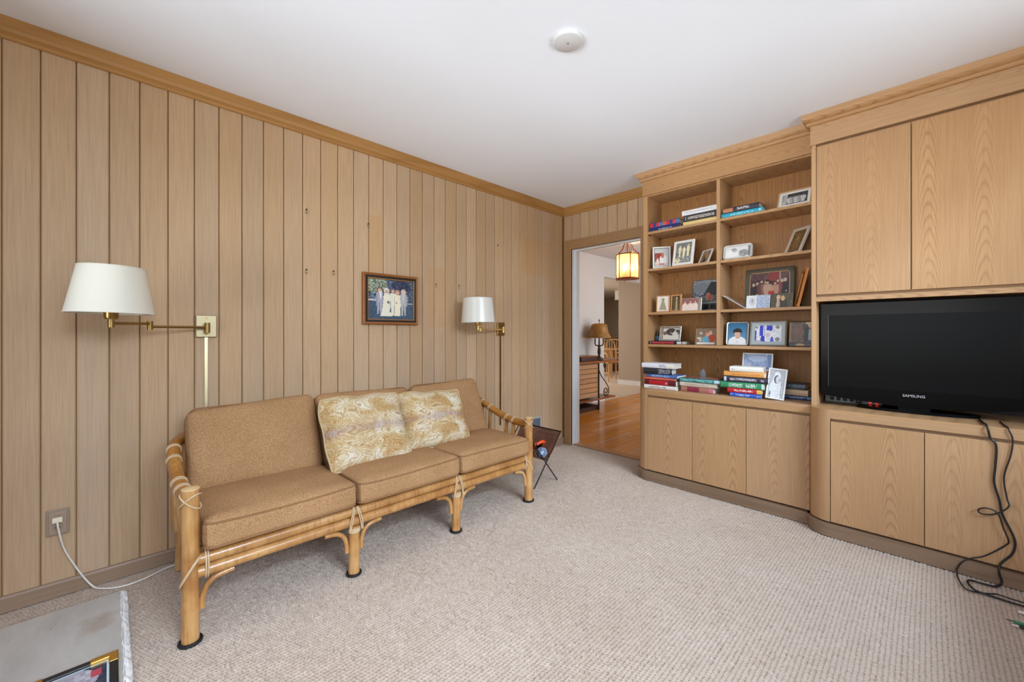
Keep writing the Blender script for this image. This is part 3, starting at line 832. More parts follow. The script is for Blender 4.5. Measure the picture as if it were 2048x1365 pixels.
def throw_pillow(label, w, h, loc, lean, yaw, roll, seed, mat):
    t = thing('throw_pillow', label, 'pillow', loc, (0, 0, 0), 'paisley pillows on the sofa')
    t.rotation_mode = 'XYZ'
    R = Matrix.Rotation(yaw, 3, 'Z') @ Matrix.Rotation(-lean, 3, 'Y') @ Matrix.Rotation(roll, 3, 'X')
    t.rotation_euler = R.to_euler()
    n = 22
    bm = bmesh.new(); uvl = bm.loops.layers.uv.new('UVMap')
    rs = random.Random(seed)
    ph = [rs.uniform(0, 6) for _ in range(4)]
    def P_(i, j, s):
        u = i / n; v = j / n
        a = 2 * u - 1; b = 2 * v - 1
        k = 0.06
        cr = 1 - 0.06 * (abs(a) * abs(b)) ** 5
        a, b = a * cr, b * cr
        y = a * w / 2 * (1 - k * (1 - b * b) * 0.5) + 0.003 * math.sin(7 * b + ph[0])
        z = b * h / 2 * (1 - k * (1 - a * a) * 0.6) + 0.004 * math.sin(8 * a + ph[1])
        th = 0.070 * (max(0, 1 - abs(a) ** 3.0) * max(0, 1 - abs(b) ** 3.0)) ** 0.5
        x = s * th + 0.010 * math.sin(3 * a + ph[2]) * math.cos(3 * b + ph[3])
        return (x, y, z + h / 2)
    for s in (1, -1):
        g = [[bm.verts.new(P_(i, j, s)) for j in range(n + 1)] for i in range(n + 1)]
        for i in range(n):
            for j in range(n):
                q = [(i, j), (i + 1, j), (i + 1, j + 1), (i, j + 1)]
                if s < 0: q = q[::-1]
                f = bm.faces.new([g[a][b] for a, b in q])
                for lp, (a, b) in zip(f.loops, q): lp[uvl].uv = (a / n, b / n)
    bmesh.ops.remove_doubles(bm, verts=bm.verts, dist=1e-5)
    mesh_obj('cover', bm, mat, t, world=False, smooth=True)
    edge = [P_(i, 0, 1) for i in range(0, n)] + [P_(n, j, 1) for j in range(0, n)] + [P_(n - i, n, 1) for i in range(0, n)] + [P_(0, n - j, 1) for j in range(0, n)]
    mesh_obj('fringe_trim', T(edge, 0.0045, 6, closed=True), fabric('pillow_trim_%d' % seed, (176, 150, 108), (208, 186, 146), 500), t, world=False, smooth=True)
    return t
throw_pillow('larger paisley throw pillow leaning on the middle sofa back', 0.475, 0.41, (0.556, -2.352, 0.424), math.radians(27), math.radians(1), math.radians(-1.0), 1, paisley_mat('paisley_a', 0.3))
throw_pillow('paisley throw pillow nearer the right-hand sofa arm', 0.465, 0.375, (0.505, -1.888, 0.426), math.radians(27), math.radians(-4), math.radians(-1.5), 2, paisley_mat('paisley_b', 2.1))

# ------------------------------------------------------------------ swing-arm wall lamps
def shade_mat():
    m = NT('lamp_shade', 0.75, S(212, 206, 190), spec=0.3)
    m.bump(m.noise(m.coord('Object'), 900, 1), 0.08, 0.0005)
    return m.mat
shade_m = shade_mat()
shade_gloss = NT('glossy_shade', 0.25, S(214, 212, 204), spec=0.5).mat
def swing_lamp(label, plate, elbow, tip, rb, rt, zb, zt, metal, platemat, shmat, tilt=0.0, finial=False, strip_to=0.4, stripmat=None):
    py = plate[1]; zc = plate[2]
    t = thing('wall_lamp', label, 'lamp', (0.0, py, zc - 0.057), group='swing-arm wall lamps')
    pl = mesh_obj('wall_plate', B(0.0, 0.016, py - 0.044, py + 0.044, zc - 0.057, zc + 0.057, 0.003), platemat, t)
    for dz in (0.042, -0.042):
        mesh_obj('screw', T([(0.015, py, zc + dz), (0.019, py, zc + dz)], 0.004, 10), metal, pl)
    mesh_obj('pivot', T([(0.016, py, zc - 0.012), (0.045, py, zc - 0.012)], 0.010, 12), metal, t, smooth=True)
    mesh_obj('knuckle', T([(0.045, py, zc - 0.034), (0.045, py, zc + 0.018)], 0.012, 14), metal, t, smooth=True)
    az = zc - 0.006
    e = Vector(elbow); e.z = az - 0.004
    q = Vector(tip); q.z = az + 0.010
    mesh_obj('arm', T([(0.045, py, az), (e.x, e.y, az)], 0.0065, 10), metal, t, smooth=True)
    mesh_obj('elbow', T([(e.x, e.y, az - 0.014), (e.x, e.y, az + 0.026)], 0.011, 14), metal, t, smooth=True)
    mesh_obj('arm', T([(e.x, e.y, az + 0.014), (q.x, q.y, az + 0.010)], 0.0065, 10), metal, t, smooth=True)
    mesh_obj('knuckle', T([(q.x, q.y, az - 0.006), (q.x, q.y, az + 0.030)], 0.011, 14), metal, t, smooth=True)
    so = bmesh.new(); lathe(so, [(0.0, 0.0), (0.02, 0.0), (0.023, 0.008), (0.023, 0.055), (0.018, 0.060), (0.0, 0.060)], (q.x, q.y, az + 0.028), 20)
    so = mesh_obj('socket', so, metal, t, smooth=True)
    d = (q - Vector((cam.location.x, cam.location.y, q.z))).normalized(); side = Vector((-d.y, d.x, 0))
    mesh_obj('switch_knob', T([Vector((q.x, q.y, az + 0.062)) + side * 0.02, Vector((q.x, q.y, az + 0.062)) + side * 0.034], [0.004, 0.006], 8), bronze_m, so, smooth=True)
    mesh_obj('bulb', lathe(bmesh.new(), [(0.010, 0.0), (0.013, 0.01), (0.028, 0.045), (0.028, 0.06), (0.018, 0.08), (0.0, 0.086)], (q.x, q.y, az + 0.088), 16), flat('bulb_glass', (236, 236, 232), 0.3), so, smooth=True)
    sh = bmesh.new()
    lathe(sh, [(rb - 0.003, 0.0), (rb, 0.0), (rb + (rt - rb) * 0.5, (zt - zb) * 0.5), (rt, zt - zb), (rt - 0.003, zt - zb), (rb - 0.003, 0.0)], (0, 0, 0), 56)
    ax = d
    Mx = Matrix.Translation((q.x, q.y, zb)) @ Matrix.Rotation(tilt, 4, ax)
    sh.transform(Mx)
    shade = mesh_obj('shade', sh, shmat, t, smooth=True)
    sp = bmesh.new()
    for k in range(3):
        a = 2 * PI * k / 3 + 0.4
        tube(sp, [Mx @ Vector((0, 0, zt - zb - 0.012)), Mx @ Vector(((rt - 0.002) * math.cos(a), (rt - 0.002) * math.sin(a), zt - zb - 0.006))], 0.002, 6)
    mesh_obj('shade_spider', sp, metal, shade)
    for rad, zz in ((rb, 0.0), (rt, zt - zb)):
        mesh_obj('rim', T([Mx @ Vector((rad * math.cos(a), rad * math.sin(a), zz)) for a in [2 * PI * k / 48 for k in range(48)]], 0.0022, 6, closed=True), shmat, shade, smooth=True)
    mesh_obj('harp', T([(q.x, q.y, az + 0.088), (q.x, q.y, zt - 0.012)], 0.003, 6), metal, t)
    if finial:
        f = bmesh.new(); lathe(f, [(0.004, 0.0), (0.004, 0.006), (0.0085, 0.012), (0.0085, 0.018), (0.003, 0.024), (0.0, 0.027)], (q.x, q.y, zt - 0.003), 12)
        mesh_obj('finial', f, metal, t, smooth=True)
    mesh_obj('cord_cover', B(0.0, 0.007, py - 0.0075, py + 0.0075, strip_to, zc - 0.057, 0.001), stripmat or platemat, t)
    return t
swing_lamp('wall lamp with a wide white shade above the left end of the sofa', (0, -3.008, 1.180), (0.13, -3.235, 0), (0.30, -3.364, 0),
           0.137, 0.104, 1.226, 1.414, brass_m, brassdull_m, shade_m, math.radians(1.0), strip_to=0.34, stripmat=NT('pale_brass_strip', 0.35, S(226, 210, 172), 1.0).mat)
swing_lamp('wall lamp with a small drum shade near the doorway corner', (0, -0.903, 1.182), (0.13, -1.238, 0), (0.20, -1.32, 0),
           0.133, 0.114, 1.229, 1.416, brassbright_m, brassbright_m, shade_gloss, math.radians(-1.0), finial=True, strip_to=0.33, stripmat=brass_m)

# ------------------------------------------------------------------ wall outlet with its cord
ot = thing('wall_outlet', 'brown wall outlet with a white plug near the hearth', 'outlet', (0.0, -3.529, 0.265))
op = mesh_obj('cover_plate', B(0.0, 0.008, -3.564, -3.494, 0.265, 0.377, 0.003), flat('outlet_brown', (150, 128, 106), 0.5), ot)
mesh_obj('inner_plate', B(0.008, 0.0095, -3.556, -3.502, 0.273, 0.369, 0.002), flat('outlet_brown2', (160, 137, 114), 0.5), ot)
for z in (0.337, 0.300):
    f = mesh_obj('receptacle', T([(0.009, -3.529, z), (0.0125, -3.529, z)], 0.016, 16), flat('outlet_brown', (150, 128, 106), 0.5), ot)
    if z < 0.32:
        for dy in (-0.006, 0.006):
            mesh_obj('slot', B(0.0125, 0.0128, -3.529 + dy - 0.001, -3.529 + dy + 0.001, z - 0.004, z + 0.004), hole_m, f)
pc = thing('power_cable', 'white power cord running from the outlet to behind the sofa', 'cord', (0.05, -3.45, 0))
wc = flat('white_cord', (222, 216, 204), 0.5)
mesh_obj('plug', B(0.0127, 0.036, -3.545, -3.513, 0.326, 0.348, 0.004), flat('plug_cream', (228, 214, 184), 0.45), pc)
mesh_obj('wire', T(smooth_path([(0.034, -3.529, 0.336), (0.044, -3.527, 0.318), (0.042, -3.519, 0.262), (0.030, -3.507, 0.20), (0.024, -3.478, 0.12), (0.030, -3.447, 0.052), (0.048, -3.418, 0.010), (0.078, -3.391, 0.005), (0.107, -3.351, 0.004),
      (0.119, -3.303, 0.004), (0.103, -3.243, 0.004), (0.070, -3.178, 0.004), (0.060, -3.10, 0.004), (0.05, -2.9, 0.004), (0.05, -2.6, 0.004)], 6), 0.0034, 8), wc, pc, smooth=True)

# ------------------------------------------------------------------ prints: grids of coloured cells
print_m = NT('photo_print', 0.35, spec=0.4, coat=0.35)
ca = print_m.n('VertexColor'); ca.layer_name = 'Col'
print_m.base(ca.outputs['Color'])
PRINT = print_m.mat
def paint(nx, ny, ops, seed=0):
    rs = np.random.RandomState(seed)
    xs = (np.arange(nx) + 0.5) / nx; ys = (np.arange(ny) + 0.5) / ny
    X, Y = np.meshgrid(xs, ys)
    A = np.zeros((ny, nx, 3)) + 128.0
    asp = nx / ny
    def ell(cx, cy, rx, ry): return ((X - cx) / rx) ** 2 + ((Y - cy) / ry) ** 2 < 1
    for op in ops:
        k = op[0]
        if k == 'bg': A[:] = op[1]
        elif k == 'grad': A[:] = np.array(op[1])[None, None] * (1 - Y[..., None]) + np.array(op[2])[None, None] * Y[..., None]
        elif k == 'r': A[(X >= op[1]) & (X <= op[3]) & (Y >= op[2]) & (Y <= op[4])] = op[5]
        elif k == 'e': A[ell(*op[1:5])] = op[5]
        elif k == 'tri':
            _, cx, y0, y1, w0, w1, c = op
            tt = (Y - y0) / (y1 - y0)
            A[(tt >= 0) & (tt <= 1) & (abs(X - cx) < (w0 + (w1 - w0) * tt) / 2)] = c
        elif k == 'noise':
            m_ = (X >= op[3]) & (X <= op[5]) & (Y >= op[4]) & (Y <= op[6]) if len(op) > 3 else np.ones_like(X, bool)
            q = op[2]
            g = rs.rand(ny // q + 2, nx // q + 2)
            g = np.repeat(np.repeat(g, q, 0), q, 1)[:ny, :nx]
            A[m_] += ((g - 0.5) * 2 * op[1])[..., None][m_]
        elif k == 'p':      # person: cx, base y, height, body colour, skin, hair, width factor
            _, cx, y0, h, body, skin, hair, wf = op
            w = h * wf
            tt = (Y - y0) / (h * 0.80)
            wid = w * (0.62 + 0.38 * np.clip(1 - abs(tt - 0.80) * 2.2, 0, 1)) if wf < 0.34 else w * (1.0 - 0.45 * np.clip(tt, 0, 1))
            A[(tt >= 0) & (tt <= 1) & (abs(X - cx) < wid / 2)] = body
            hr = h * (0.055 if wf == 0.30 else 0.085 if h < 0.7 else 0.070)
            A[ell(cx, y0 + h * 0.90, hr * 1.25 / asp * 1.0, hr * 1.25)] = hair
            A[ell(cx, y0 + h * 0.875, hr * 0.9 / asp, hr * 0.95)] = skin
    return np.clip(A, 0, 255)
def print_mesh(name, w, h, arr, parent, y=0.0, z0=0.0, x0=None):
    ny, nx, _ = arr.shape
    x0 = -w / 2 if x0 is None else x0
    gx = np.linspace(x0, x0 + w, nx + 1); gz = np.linspace(z0, z0 + h, ny + 1)
    V = np.zeros(((nx + 1) * (ny + 1), 3)); GX, GZ = np.meshgrid(gx, gz)
    V[:, 0] = GX.ravel(); V[:, 2] = GZ.ravel(); V[:, 1] = y
    i = np.arange(ny)[:, None] * (nx + 1) + np.arange(nx)[None]
    F = np.stack([i, i + 1, i + nx + 2, i + nx + 1], -1).reshape(-1, 4)
    me = bpy.data.meshes.new(name); me.from_pydata(V.tolist(), [], F.tolist())
    at = me.color_attributes.new('Col', 'FLOAT_COLOR', 'CORNER')
    c = arr.reshape(-1, 3) / 255.0
    c = np.where(c <= 0.04045, c / 12.92, ((c + 0.055) / 1.055) ** 2.4)
    c4 = np.ones((len(c) * 4, 4)); c4[:, :3] = np.repeat(c, 4, 0)
    at.data.foreach_set('color', c4.ravel())
    me.materials.append(PRINT); me.update()
    o = bpy.data.objects.new(name, me); lk(o); o.parent = parent
    return o
def ring_frame(bm, w, h, border, t, ro, ri, chamfer=0.003, z0=0.0, y0=0.0):
    """picture-frame border standing in the xz-plane, face toward -y, back at y0+t"""
    O = rrect(w, h, ro); I = [(x, z + border) for x, z in rrect(w - 2 * border, h - 2 * border, ri)]
    Oc = [(x, z + chamfer) for x, z in rrect(w - 2 * chamfer, h - 2 * chamfer, max(ro - chamfer, 0))]
    loops = [[bm.verts.new((x, y0 + yy, z + z0)) for x, z in L] for L, yy in ((O, t), (O, chamfer), (Oc, 0.0), (I, 0.0 + chamfer * 0.4), (I, t))]
    n = len(O)
    for a, b in zip(loops, loops[1:] + loops[:1]):
        for k in range(n):
            bm.faces.new((a[k], a[(k + 1) % n], b[(k + 1) % n], b[k]))
    return bm
WHITE, SILVER = flat('frame_white', (226, 224, 220), 0.4), NT('frame_silver', 0.2, S(214, 212, 206), 0.9).mat
def picture(label, w, h, loc, yaw, lean, fmat, border, arr, t=0.012, ro=0.002, ri=0.001, mat_border=0.0, mat_col=None, strut=True, name='framed_photo', group=None, roll=0.0):
    R = Matrix.Rotation(yaw, 3, 'Z') @ Matrix.Rotation(-lean, 3, 'X') @ Matrix.Rotation(roll, 3, 'Y')
    lift = t * math.sin(abs(lean)) + (w / 2) * abs(math.sin(roll))
    T_ = thing(name, label, 'picture frame', (loc[0], loc[1], loc[2] + lift), R.to_euler(), group)
    mesh_obj('frame', ring_frame(bmesh.new(), w, h, border, t, ro, ri), fmat, T_, world=False, smooth=ro > 0.004)
    mesh_obj('backing', B(-w / 2 + border * 0.6, w / 2 - border * 0.6, t * 0.55, t * 0.95, border * 0.6, h - border * 0.6), flat('frame_backing', (60, 48, 38), 0.8), T_, world=False)
    pw_, ph_ = w - 2 * border, h - 2 * border
    if mat_border > 0:
        mesh_obj('mount', B(-pw_ / 2, pw_ / 2, t * 0.45, t * 0.53, border, border + ph_), mat_col, T_, world=False)
        print_mesh('photo', pw_ - 2 * mat_border, ph_ - 2 * mat_border, arr, T_, t * 0.43, border + mat_border)
    else:
        print_mesh('photo', pw_, ph_, arr, T_, t * 0.5, border)
    if strut and lean > 0.05:
        a = Vector((0, t, h * 0.62)); aw = R @ a
        bw = aw + (R @ Vector((0, 1, 0))) * (h * 0.22); bw.z = -lift + 0.001
        hdir = Vector((math.sin(-yaw), math.cos(yaw), 0))
        bw = Vector((aw.x, aw.y, 0)) + hdir * min(h * 0.16, 0.04); bw.z = -lift + 0.0025
        bl = R.transposed() @ bw
        mesh_obj('easel_strut', T([a, bl], [0.0045, 0.0025], 6), flat('strut_black', (30, 28, 27), 0.6), T_, world=False)
    return T_
SK, HB, HD = (206, 164, 138), (70, 48, 36), (40, 32, 30)
def P_(cx, y0, h, body, skin=SK, hair=HB, wf=0.28): return ('p', cx, y0, h, body, skin, hair, wf)

# ------------------------------------------------------------------ framed photograph on the panelling
wp = thing('framed_picture', 'framed wedding group photo hanging on the panelled wall', 'picture', (0.0, -1.958, 1.205), (0, 0, PI / 2))
gold_w = wood('frame_walnut', (90, 46, 18), (142, 84, 38), (166, 106, 54), 'X', ring=0.2, fine=0.3, vary=0, rough=0.35)
FW, FH = 0.418, 0.350
mesh_obj('frame', ring_frame(bmesh.new(), FW, FH, 0.016, 0.030, 0.001, 0.001, 0.006, 0, -0.030), gold_w, wp, world=False)
mesh_obj('frame_band', ring_frame(bmesh.new(), FW - 0.028, FH - 0.028, 0.017, 0.02, 0.001, 0.001, 0.004, 0.014, -0.026), flat('frame_black', (34, 28, 24), 0.3), wp, world=False)
mesh_obj('frame_liner', ring_frame(bmesh.new(), FW - 0.058, FH - 0.058, 0.009, 0.016, 0.001, 0.001, 0.002, 0.029, -0.022), flat('frame_gilt', (150, 108, 66), 0.35, 0.3), wp, world=False)
mesh_obj('backing', B(-FW / 2 + 0.01, FW / 2 - 0.01, -0.012, -0.006, 0.01, FH - 0.01), flat('frame_backing', (60, 48, 38), 0.8), wp, world=False)
wed = [('bg', (66, 84, 104)), ('noise', 46, 2, 0, 0.45, 1, 1), ('e', 0.16, 0.86, 0.26, 0.22, (126, 138, 118)), ('noise', 60, 2, 0, 0.5, 0.42, 1), ('e', 0.72, 0.85, 0.22, 0.16, (44, 54, 82)), ('noise', 26, 3, 0.5, 0.5, 1, 1),
       ('r', 0, 0, 1, 0.46, (62, 84, 106)), ('noise', 9, 3, 0, 0, 1, 0.46), ('r', 0, 0.45, 0.18, 0.50, (190, 186, 180)), ('r', 0.82, 0.40, 1, 0.43, (178, 178, 164)),
       P_(0.25, 0.12, 0.68, (168, 168, 182), SK, (98, 74, 70), 0.24), ('tri', 0.27, 0.5, 0.70, 0.02, 0.06, (226, 222, 214)), P_(0.54, 0.10, 0.70, (226, 222, 206), SK, (110, 84, 84), 0.24), ('tri', 0.40, 0.10, 0.60, 0.22, 0.12, (230, 226, 204)), P_(0.40, 0.12, 0.66, (230, 226, 204), SK, (232, 228, 220), 0.2),
       ('tri', 0.64, 0.09, 0.62, 0.13, 0.17, (232, 226, 200)), P_(0.64, 0.10, 0.66, (232, 226, 200), SK, (150, 132, 130), 0.2), P_(0.78, 0.10, 0.68, (176, 178, 178), (214, 184, 160), (196, 180, 160), 0.24),
       ('tri', 0.485, 0.1, 0.45, 0.03, 0.01, (70, 84, 104)), ('tri', 0.245, 0.10, 0.40, 0.03, 0.004, (62, 84, 106)), ('tri', 0.785, 0.08, 0.38, 0.035, 0.004, (62, 84, 106)),
       ('tri', 0.19, 0.34, 0.60, 0.03, 0.05, (150, 150, 166)), ('tri', 0.85, 0.34, 0.60, 0.03, 0.05, (160, 162, 164)), ('e', 0.44, 0.43, 0.03, 0.04, (120, 120, 112)), ('e', 0.62, 0.42, 0.02, 0.03, (190, 150, 122)), ('tri', 0.575, 0.12, 0.60, 0.02, 0.008, (176, 170, 148)), ('tri', 0.40, 0.08, 0.18, 0.27, 0.20, (230, 226, 204)),
       ('tri', 0.78, 0.48, 0.64, 0.01, 0.03, (214, 210, 204)), ('noise', 7, 1)]
print_mesh('photo', FW - 0.074, FH - 0.074, paint(96, 80, wed, 3), wp, -0.0125, 0.037)

# leftover picture hooks
for i, (y, z, lb) in enumerate(((-2.515, 1.888, 'topmost empty picture hook left of the framed photo'), (-2.123, 1.875, 'empty picture hook directly above the framed photo'),
                                (-2.515, 1.522, 'lower empty picture hook farthest left of the framed photo'), (-2.353, 1.530, 'empty picture hook just left of the framed photo'),
                                (-1.580, 1.514, 'empty picture hook just right of the framed photo'), (-1.360, 1.520, 'empty picture hook beside the small drum lamp shade'), (-0.936, 1.910, 'bare nail high above the small lamp plate'))):
    hk = thing('picture_hook', lb, 'hook', (0, y, z), group='empty picture hooks on the panelling')
    mesh_obj('nail', T([(0.0, y, z + 0.006), (0.014, y, z + 0.011)], 0.0032, 8), iron_m, hk)
    if i < 6:
        mesh_obj('hook', T(smooth_path([(0.002, y, z + 0.012), (0.003, y, z - 0.008), (0.007, y, z - 0.014), (0.012, y, z - 0.007)], 4), 0.0030, 6), brassdull_m, hk)

# wall register behind the magazine rack
vt = thing('wall_vent', 'grey metal air register low on the panelling near the corner', 'vent', (0, -0.47, 0.14))
mesh_obj('frame', ring_frame(bmesh.new(), 0.24, 0.2, 0.022, 0.008, 0.002, 0.001, 0.003, 0.14, 0).copy() if False else (lambda b: (ring_frame(b, 0.24, 0.20, 0.022, 0.008, 0.002, 0.001), b.transform(Matrix.Translation((0.008, -0.47, 0.14)) @ Matrix.Rotation(PI / 2, 4, 'Z')), b)[2])(bmesh.new()), flat('vent_frame', (176, 164, 152), 0.5), vt)
mesh_obj('duct_face', B(0.0005, 0.002, -0.57, -0.37, 0.16, 0.32), flat('vent_dark', (70, 84, 100), 0.6), vt)
for k in range(9):
    z = 0.17 + k * 0.0165
    mesh_obj('louver', B(0.002, 0.006, -0.568, -0.372, z, z + 0.008), flat('vent_slat', (120, 130, 142), 0.45, 0.3), vt)

# ------------------------------------------------------------------ magazine rack
mr = thing('magazine_rack', 'brown leather sling magazine rack on crossed black rods beside the sofa', 'magazine rack', (0.40, -1.02, 0))
XN, XF = 0.635, 0.19
A_, Bq = (-0.842, 0.372), (-1.192, 0.372)
for xx in (XN, XF):
    for top, foot in ((A_, -1.15), (Bq, -0.885)):
        mesh_obj('leg_rod', T([(xx, foot, 0.003), (xx, top[0], top[1])], 0.0042, 8), iron_m, mr)
    mesh_obj('pivot', T([(xx - 0.004, -1.018, 0.188), (xx + 0.006, -1.018, 0.188)], 0.006, 8), iron_m, mr)
for top in (A_, Bq):
    mesh_obj('top_rod', T([(XF - 0.006, top[0], top[1]), (XN + 0.006, top[0], top[1])], 0.0045, 8), iron_m, mr)
def leather_mat():
    m = NT('brown_leather', 0.42, spec=0.5)
    co = m.coord('Object')
    c = m.ramp(m.noise(co, 9, 4), [(0.3, S(84, 52, 40)), (0.7, S(136, 92, 72))])
    m.base(c); m.bump(m.noise(co, 260, 3), 0.25, 0.001)
    return m.mat
sl = bmesh.new()
prof = []
for k in range(25):
    t = k / 24
    y = A_[0] + (Bq[0] - A_[0]) * t
    s_ = math.sin(PI * t) ** 0.75
    prof.append((y * (1) + 0.0, 0.3765 - 0.188 * s_ * (1.0)))
prof = [(-1.017 + (y + 1.017) * (1.0 if abs(y + 1.017) < 0.02 else 1.0), z) for y, z in prof]
inner = prof; outer = [(y + (0.003 if y < -1.017 else -0.003) * -1, z - 0.0035) for y, z in prof]
ra = [[sl.verts.new((xx, y, z)) for y, z in inner] for xx in (XF + 0.01, XN - 0.012)]
rb_ = [[sl.verts.new((xx, y, z)) for y, z in outer] for xx in (XF + 0.01, XN - 0.012)]
for k in range(24):
    sl.faces.new((ra[0][k], ra[0][k + 1], ra[1][k + 1], ra[1][k]))
    sl.faces.new((rb_[0][k], rb_[1][k], rb_[1][k + 1], rb_[0][k + 1]))
    for j in (0, 1):
        sl.faces.new((ra[j][k], ra[j][k + 1], rb_[j][k + 1], rb_[j][k]))
for k in (0, 24):
    sl.faces.new((ra[0][k], ra[1][k], rb_[1][k], rb_[0][k]))
leather_m = leather_mat()
mesh_obj('leather_sling', sl, leather_m, mr, smooth=True)
for top in (A_, Bq):
    st = bmesh.new()
    for k in range(17):
        xx = XF + 0.03 + k * 0.024
        sy = -0.012 if top is A_ else 0.012
        tube(st, [(xx, top[0] + sy - (0.002 if top is A_ else -0.002), top[1] - 0.022), (xx + 0.012, top[0] + sy - (0.002 if top is A_ else -0.002), top[1] - 0.020)], 0.0014, 5)
    mesh_obj('stitching', st, flat('leather_thread', (170, 140, 116), 0.7), mr)
def ball_mat(name, a, b):
    m = NT(name, 0.3, spec=0.6)
    vo = m.n('TexVoronoi'); vo.inputs['Scale'].default_value = 38
    m.t.links.new(m.coord('Object'), vo.inputs['Vector'])
    m.base(m.ramp(vo.outputs['Distance'], [(0.2, S(*a)), (0.6, S(*b))]))
    return m.mat
def ball(label, c, r, mat, cat, name):
    bm = bmesh.new(); bmesh.ops.create_uvsphere(bm, u_segments=24, v_segments=16, radius=r)
    for v in bm.verts: v.co *= 1 + 0.015 * math.sin(v.co.z / r * 7 + v.co.x / r * 5)
    bmesh.ops.translate(bm, verts=bm.verts, vec=(0, 0, r))
    o = mesh_obj(name, bm, mat, smooth=True); o.location = (c[0], c[1], c[2] - r)
    return tag(o, label, cat)
ball('shiny pale blue patterned ball in the magazine rack', (0.600, -1.025, 0.2365), 0.041, ball_mat('blue_ball', (176, 190, 206), (96, 116, 140)), 'ball', 'ornament_ball')
rg = thing('toy_ring', 'orange striped ring lying behind the blue ball in the rack', 'toy', (0.53, -0.978, 0.255))
org = NT('orange_plastic', 0.4); vo = org.n('TexWave'); vo.inputs['Scale'].default_value = 16; vo.inputs['Distortion'].default_value = 2
org.t.links.new(org.coord('Object'), vo.inputs['Vector']); org.base(org.ramp(vo.outputs['Fac'], [(0.25, S(60, 24, 16)), (0.4, S(236, 84, 34))]))
tr = [(0.53 + 0.02 * math.sin(a), -0.978 + 0.05 * math.cos(a), 0.268 + 0.024 * math.sin(a) + 0.006) for a in [2 * PI * k / 28 for k in range(28)]]
mesh_obj('ring', T(tr, 0.014, 10, closed=True), org.mat, rg, smooth=True)
mesh_obj('hub', T([(0.515, -0.978, 0.262), (0.535, -0.978, 0.286)], 0.026, 16), black_m, rg, smooth=True)
# ------------------------------------------------------------------ hearth slab and the frame lying on it
def stone_mat(name, a, b):
    m = NT(name, 0.7, spec=0.3)
    co = m.coord('Object')
    c = m.ramp(m.noise(m.mapping(co, (1, 3, 1)), 3, 5, 0.6), [(0.3, S(*a)), (0.7, S(*b))])
    c = m.mix(m.maprange(m.noise(co, 5, 2), 0.62, 0.75, 0.0, 0.5), c, S(146, 116, 84))
    c = m.mix(m.maprange(m.noise(co, 60, 2), 0.72, 0.78, 0.0, 0.7), c, S(70, 66, 64))
    m.base(c); m.bump(m.noise(co, 40, 4), 0.2, 0.002)
    return m.mat
hs = thing('hearth', 'grey stone hearth slab with a rough chipped white edge', 'hearth', (0.9, -3.75, 0))
HT = 0.030
bm = bmesh.new()
N = 70
rs = random.Random(4)
def rough_edge(bm, p0, p1, inn):
    """chipped bevelled edge from the slab top down to the carpet"""
    rows = []
    for k in range(N + 1):
        t = k / N
        x = p0[0] + (p1[0] - p0[0]) * t; y = p0[1] + (p1[1] - p0[1]) * t
        j = rs.uniform(-0.004, 0.004); j2 = rs.uniform(-0.003, 0.003)
        rows.append([bm.verts.new((x + inn[0] * (0.024 + j * 0.6), y + inn[1] * (0.024 + j * 0.6), HT + 0.0002)),
                     bm.verts.new((x + inn[0] * (0.013 + j2), y + inn[1] * (0.013 + j2), HT - 0.002 + rs.uniform(-0.0015, 0.0015))),
                     bm.verts.new((x + inn[0] * (0.004 + j2), y + inn[1] * (0.004 + j2), HT - 0.009 + rs.uniform(-0.003, 0.003))),
                     bm.verts.new((x + inn[0] * j2 * 0.5, y + inn[1] * j2 * 0.5, 0.0))])
    for a, b in zip(rows[:-1], rows[1:]):
        for q in range(3):
            bm.faces.new((a[q], b[q], b[q + 1], a[q + 1]))
    return rows
HX0, HY0 = 0.215, -3.312
rw = rough_edge(bm, (HX0, HY0), (1.75, HY0), (0, -1))
mesh_obj('chipped_edge', bm, stone_mat('stone_edge', (226, 224, 218), (244, 242, 236)), hs)
mesh_obj('slab', B(HX0 - 0.003, 1.75, YN + 0.002, HY0 - 0.019, 0.0, HT - 0.0003), stone_mat('stone_top', (172, 164, 154), (196, 188, 178)), hs)
hf = thing('framed_photo', 'black picture frame with gold corners lying flat on the hearth', 'picture frame', (0.686 + 0.15, -3.347 - 0.12, HT))
gold_m = NT('gilt_corner', 0.3, S(206, 156, 72), 0.8).mat
fx0, fx1, fy0, fy1 = 0.686, 0.986, -3.587, -3.347
fb = 0.022
def bar(x0, x1, y0, y1, mat, nm): mesh_obj(nm, B(x0, x1, y0, y1, HT, HT + 0.014, 0.003), mat, hf)
blk = flat('frame_black2', (24, 26, 30), 0.3)
bar(fx0, fx0 + fb, fy0 + fb, fy1 - fb, blk, 'frame_bar'); bar(fx1 - fb, fx1, fy0 + fb, fy1 - fb, blk, 'frame_bar')
bar(fx0 + fb, fx1 - fb, fy0, fy0 + fb, blk, 'frame_bar'); bar(fx0 + fb, fx1 - fb, fy1 - fb, fy1, blk, 'frame_bar')
for sx in (0, 1):
    for sy in (0, 1):
        cb = bmesh.new(); e = 0.0008
        xx = (fx0 - e, fx0 + 0.055) if sx == 0 else (fx1 - 0.055, fx1 + e)
        yy = (fy0 - e, fy0 + fb + e) if sy == 0 else (fy1 - fb - e, fy1 + e)
        box(cb, xx[0], xx[1], yy[0], yy[1], HT, HT + 0.016, 0.003)
        xx = (fx0 - e, fx0 + fb + e) if sx == 0 else (fx1 - fb - e, fx1 + e)
        yy = (fy0 - e, fy0 + 0.068) if sy == 0 else (fy1 - 0.068, fy1 + e)
        box(cb, xx[0], xx[1], yy[0], yy[1], HT, HT + 0.0163, 0.003)
        mesh_obj('gold_corner', cb, gold_m, hf, label='gold corner piece')
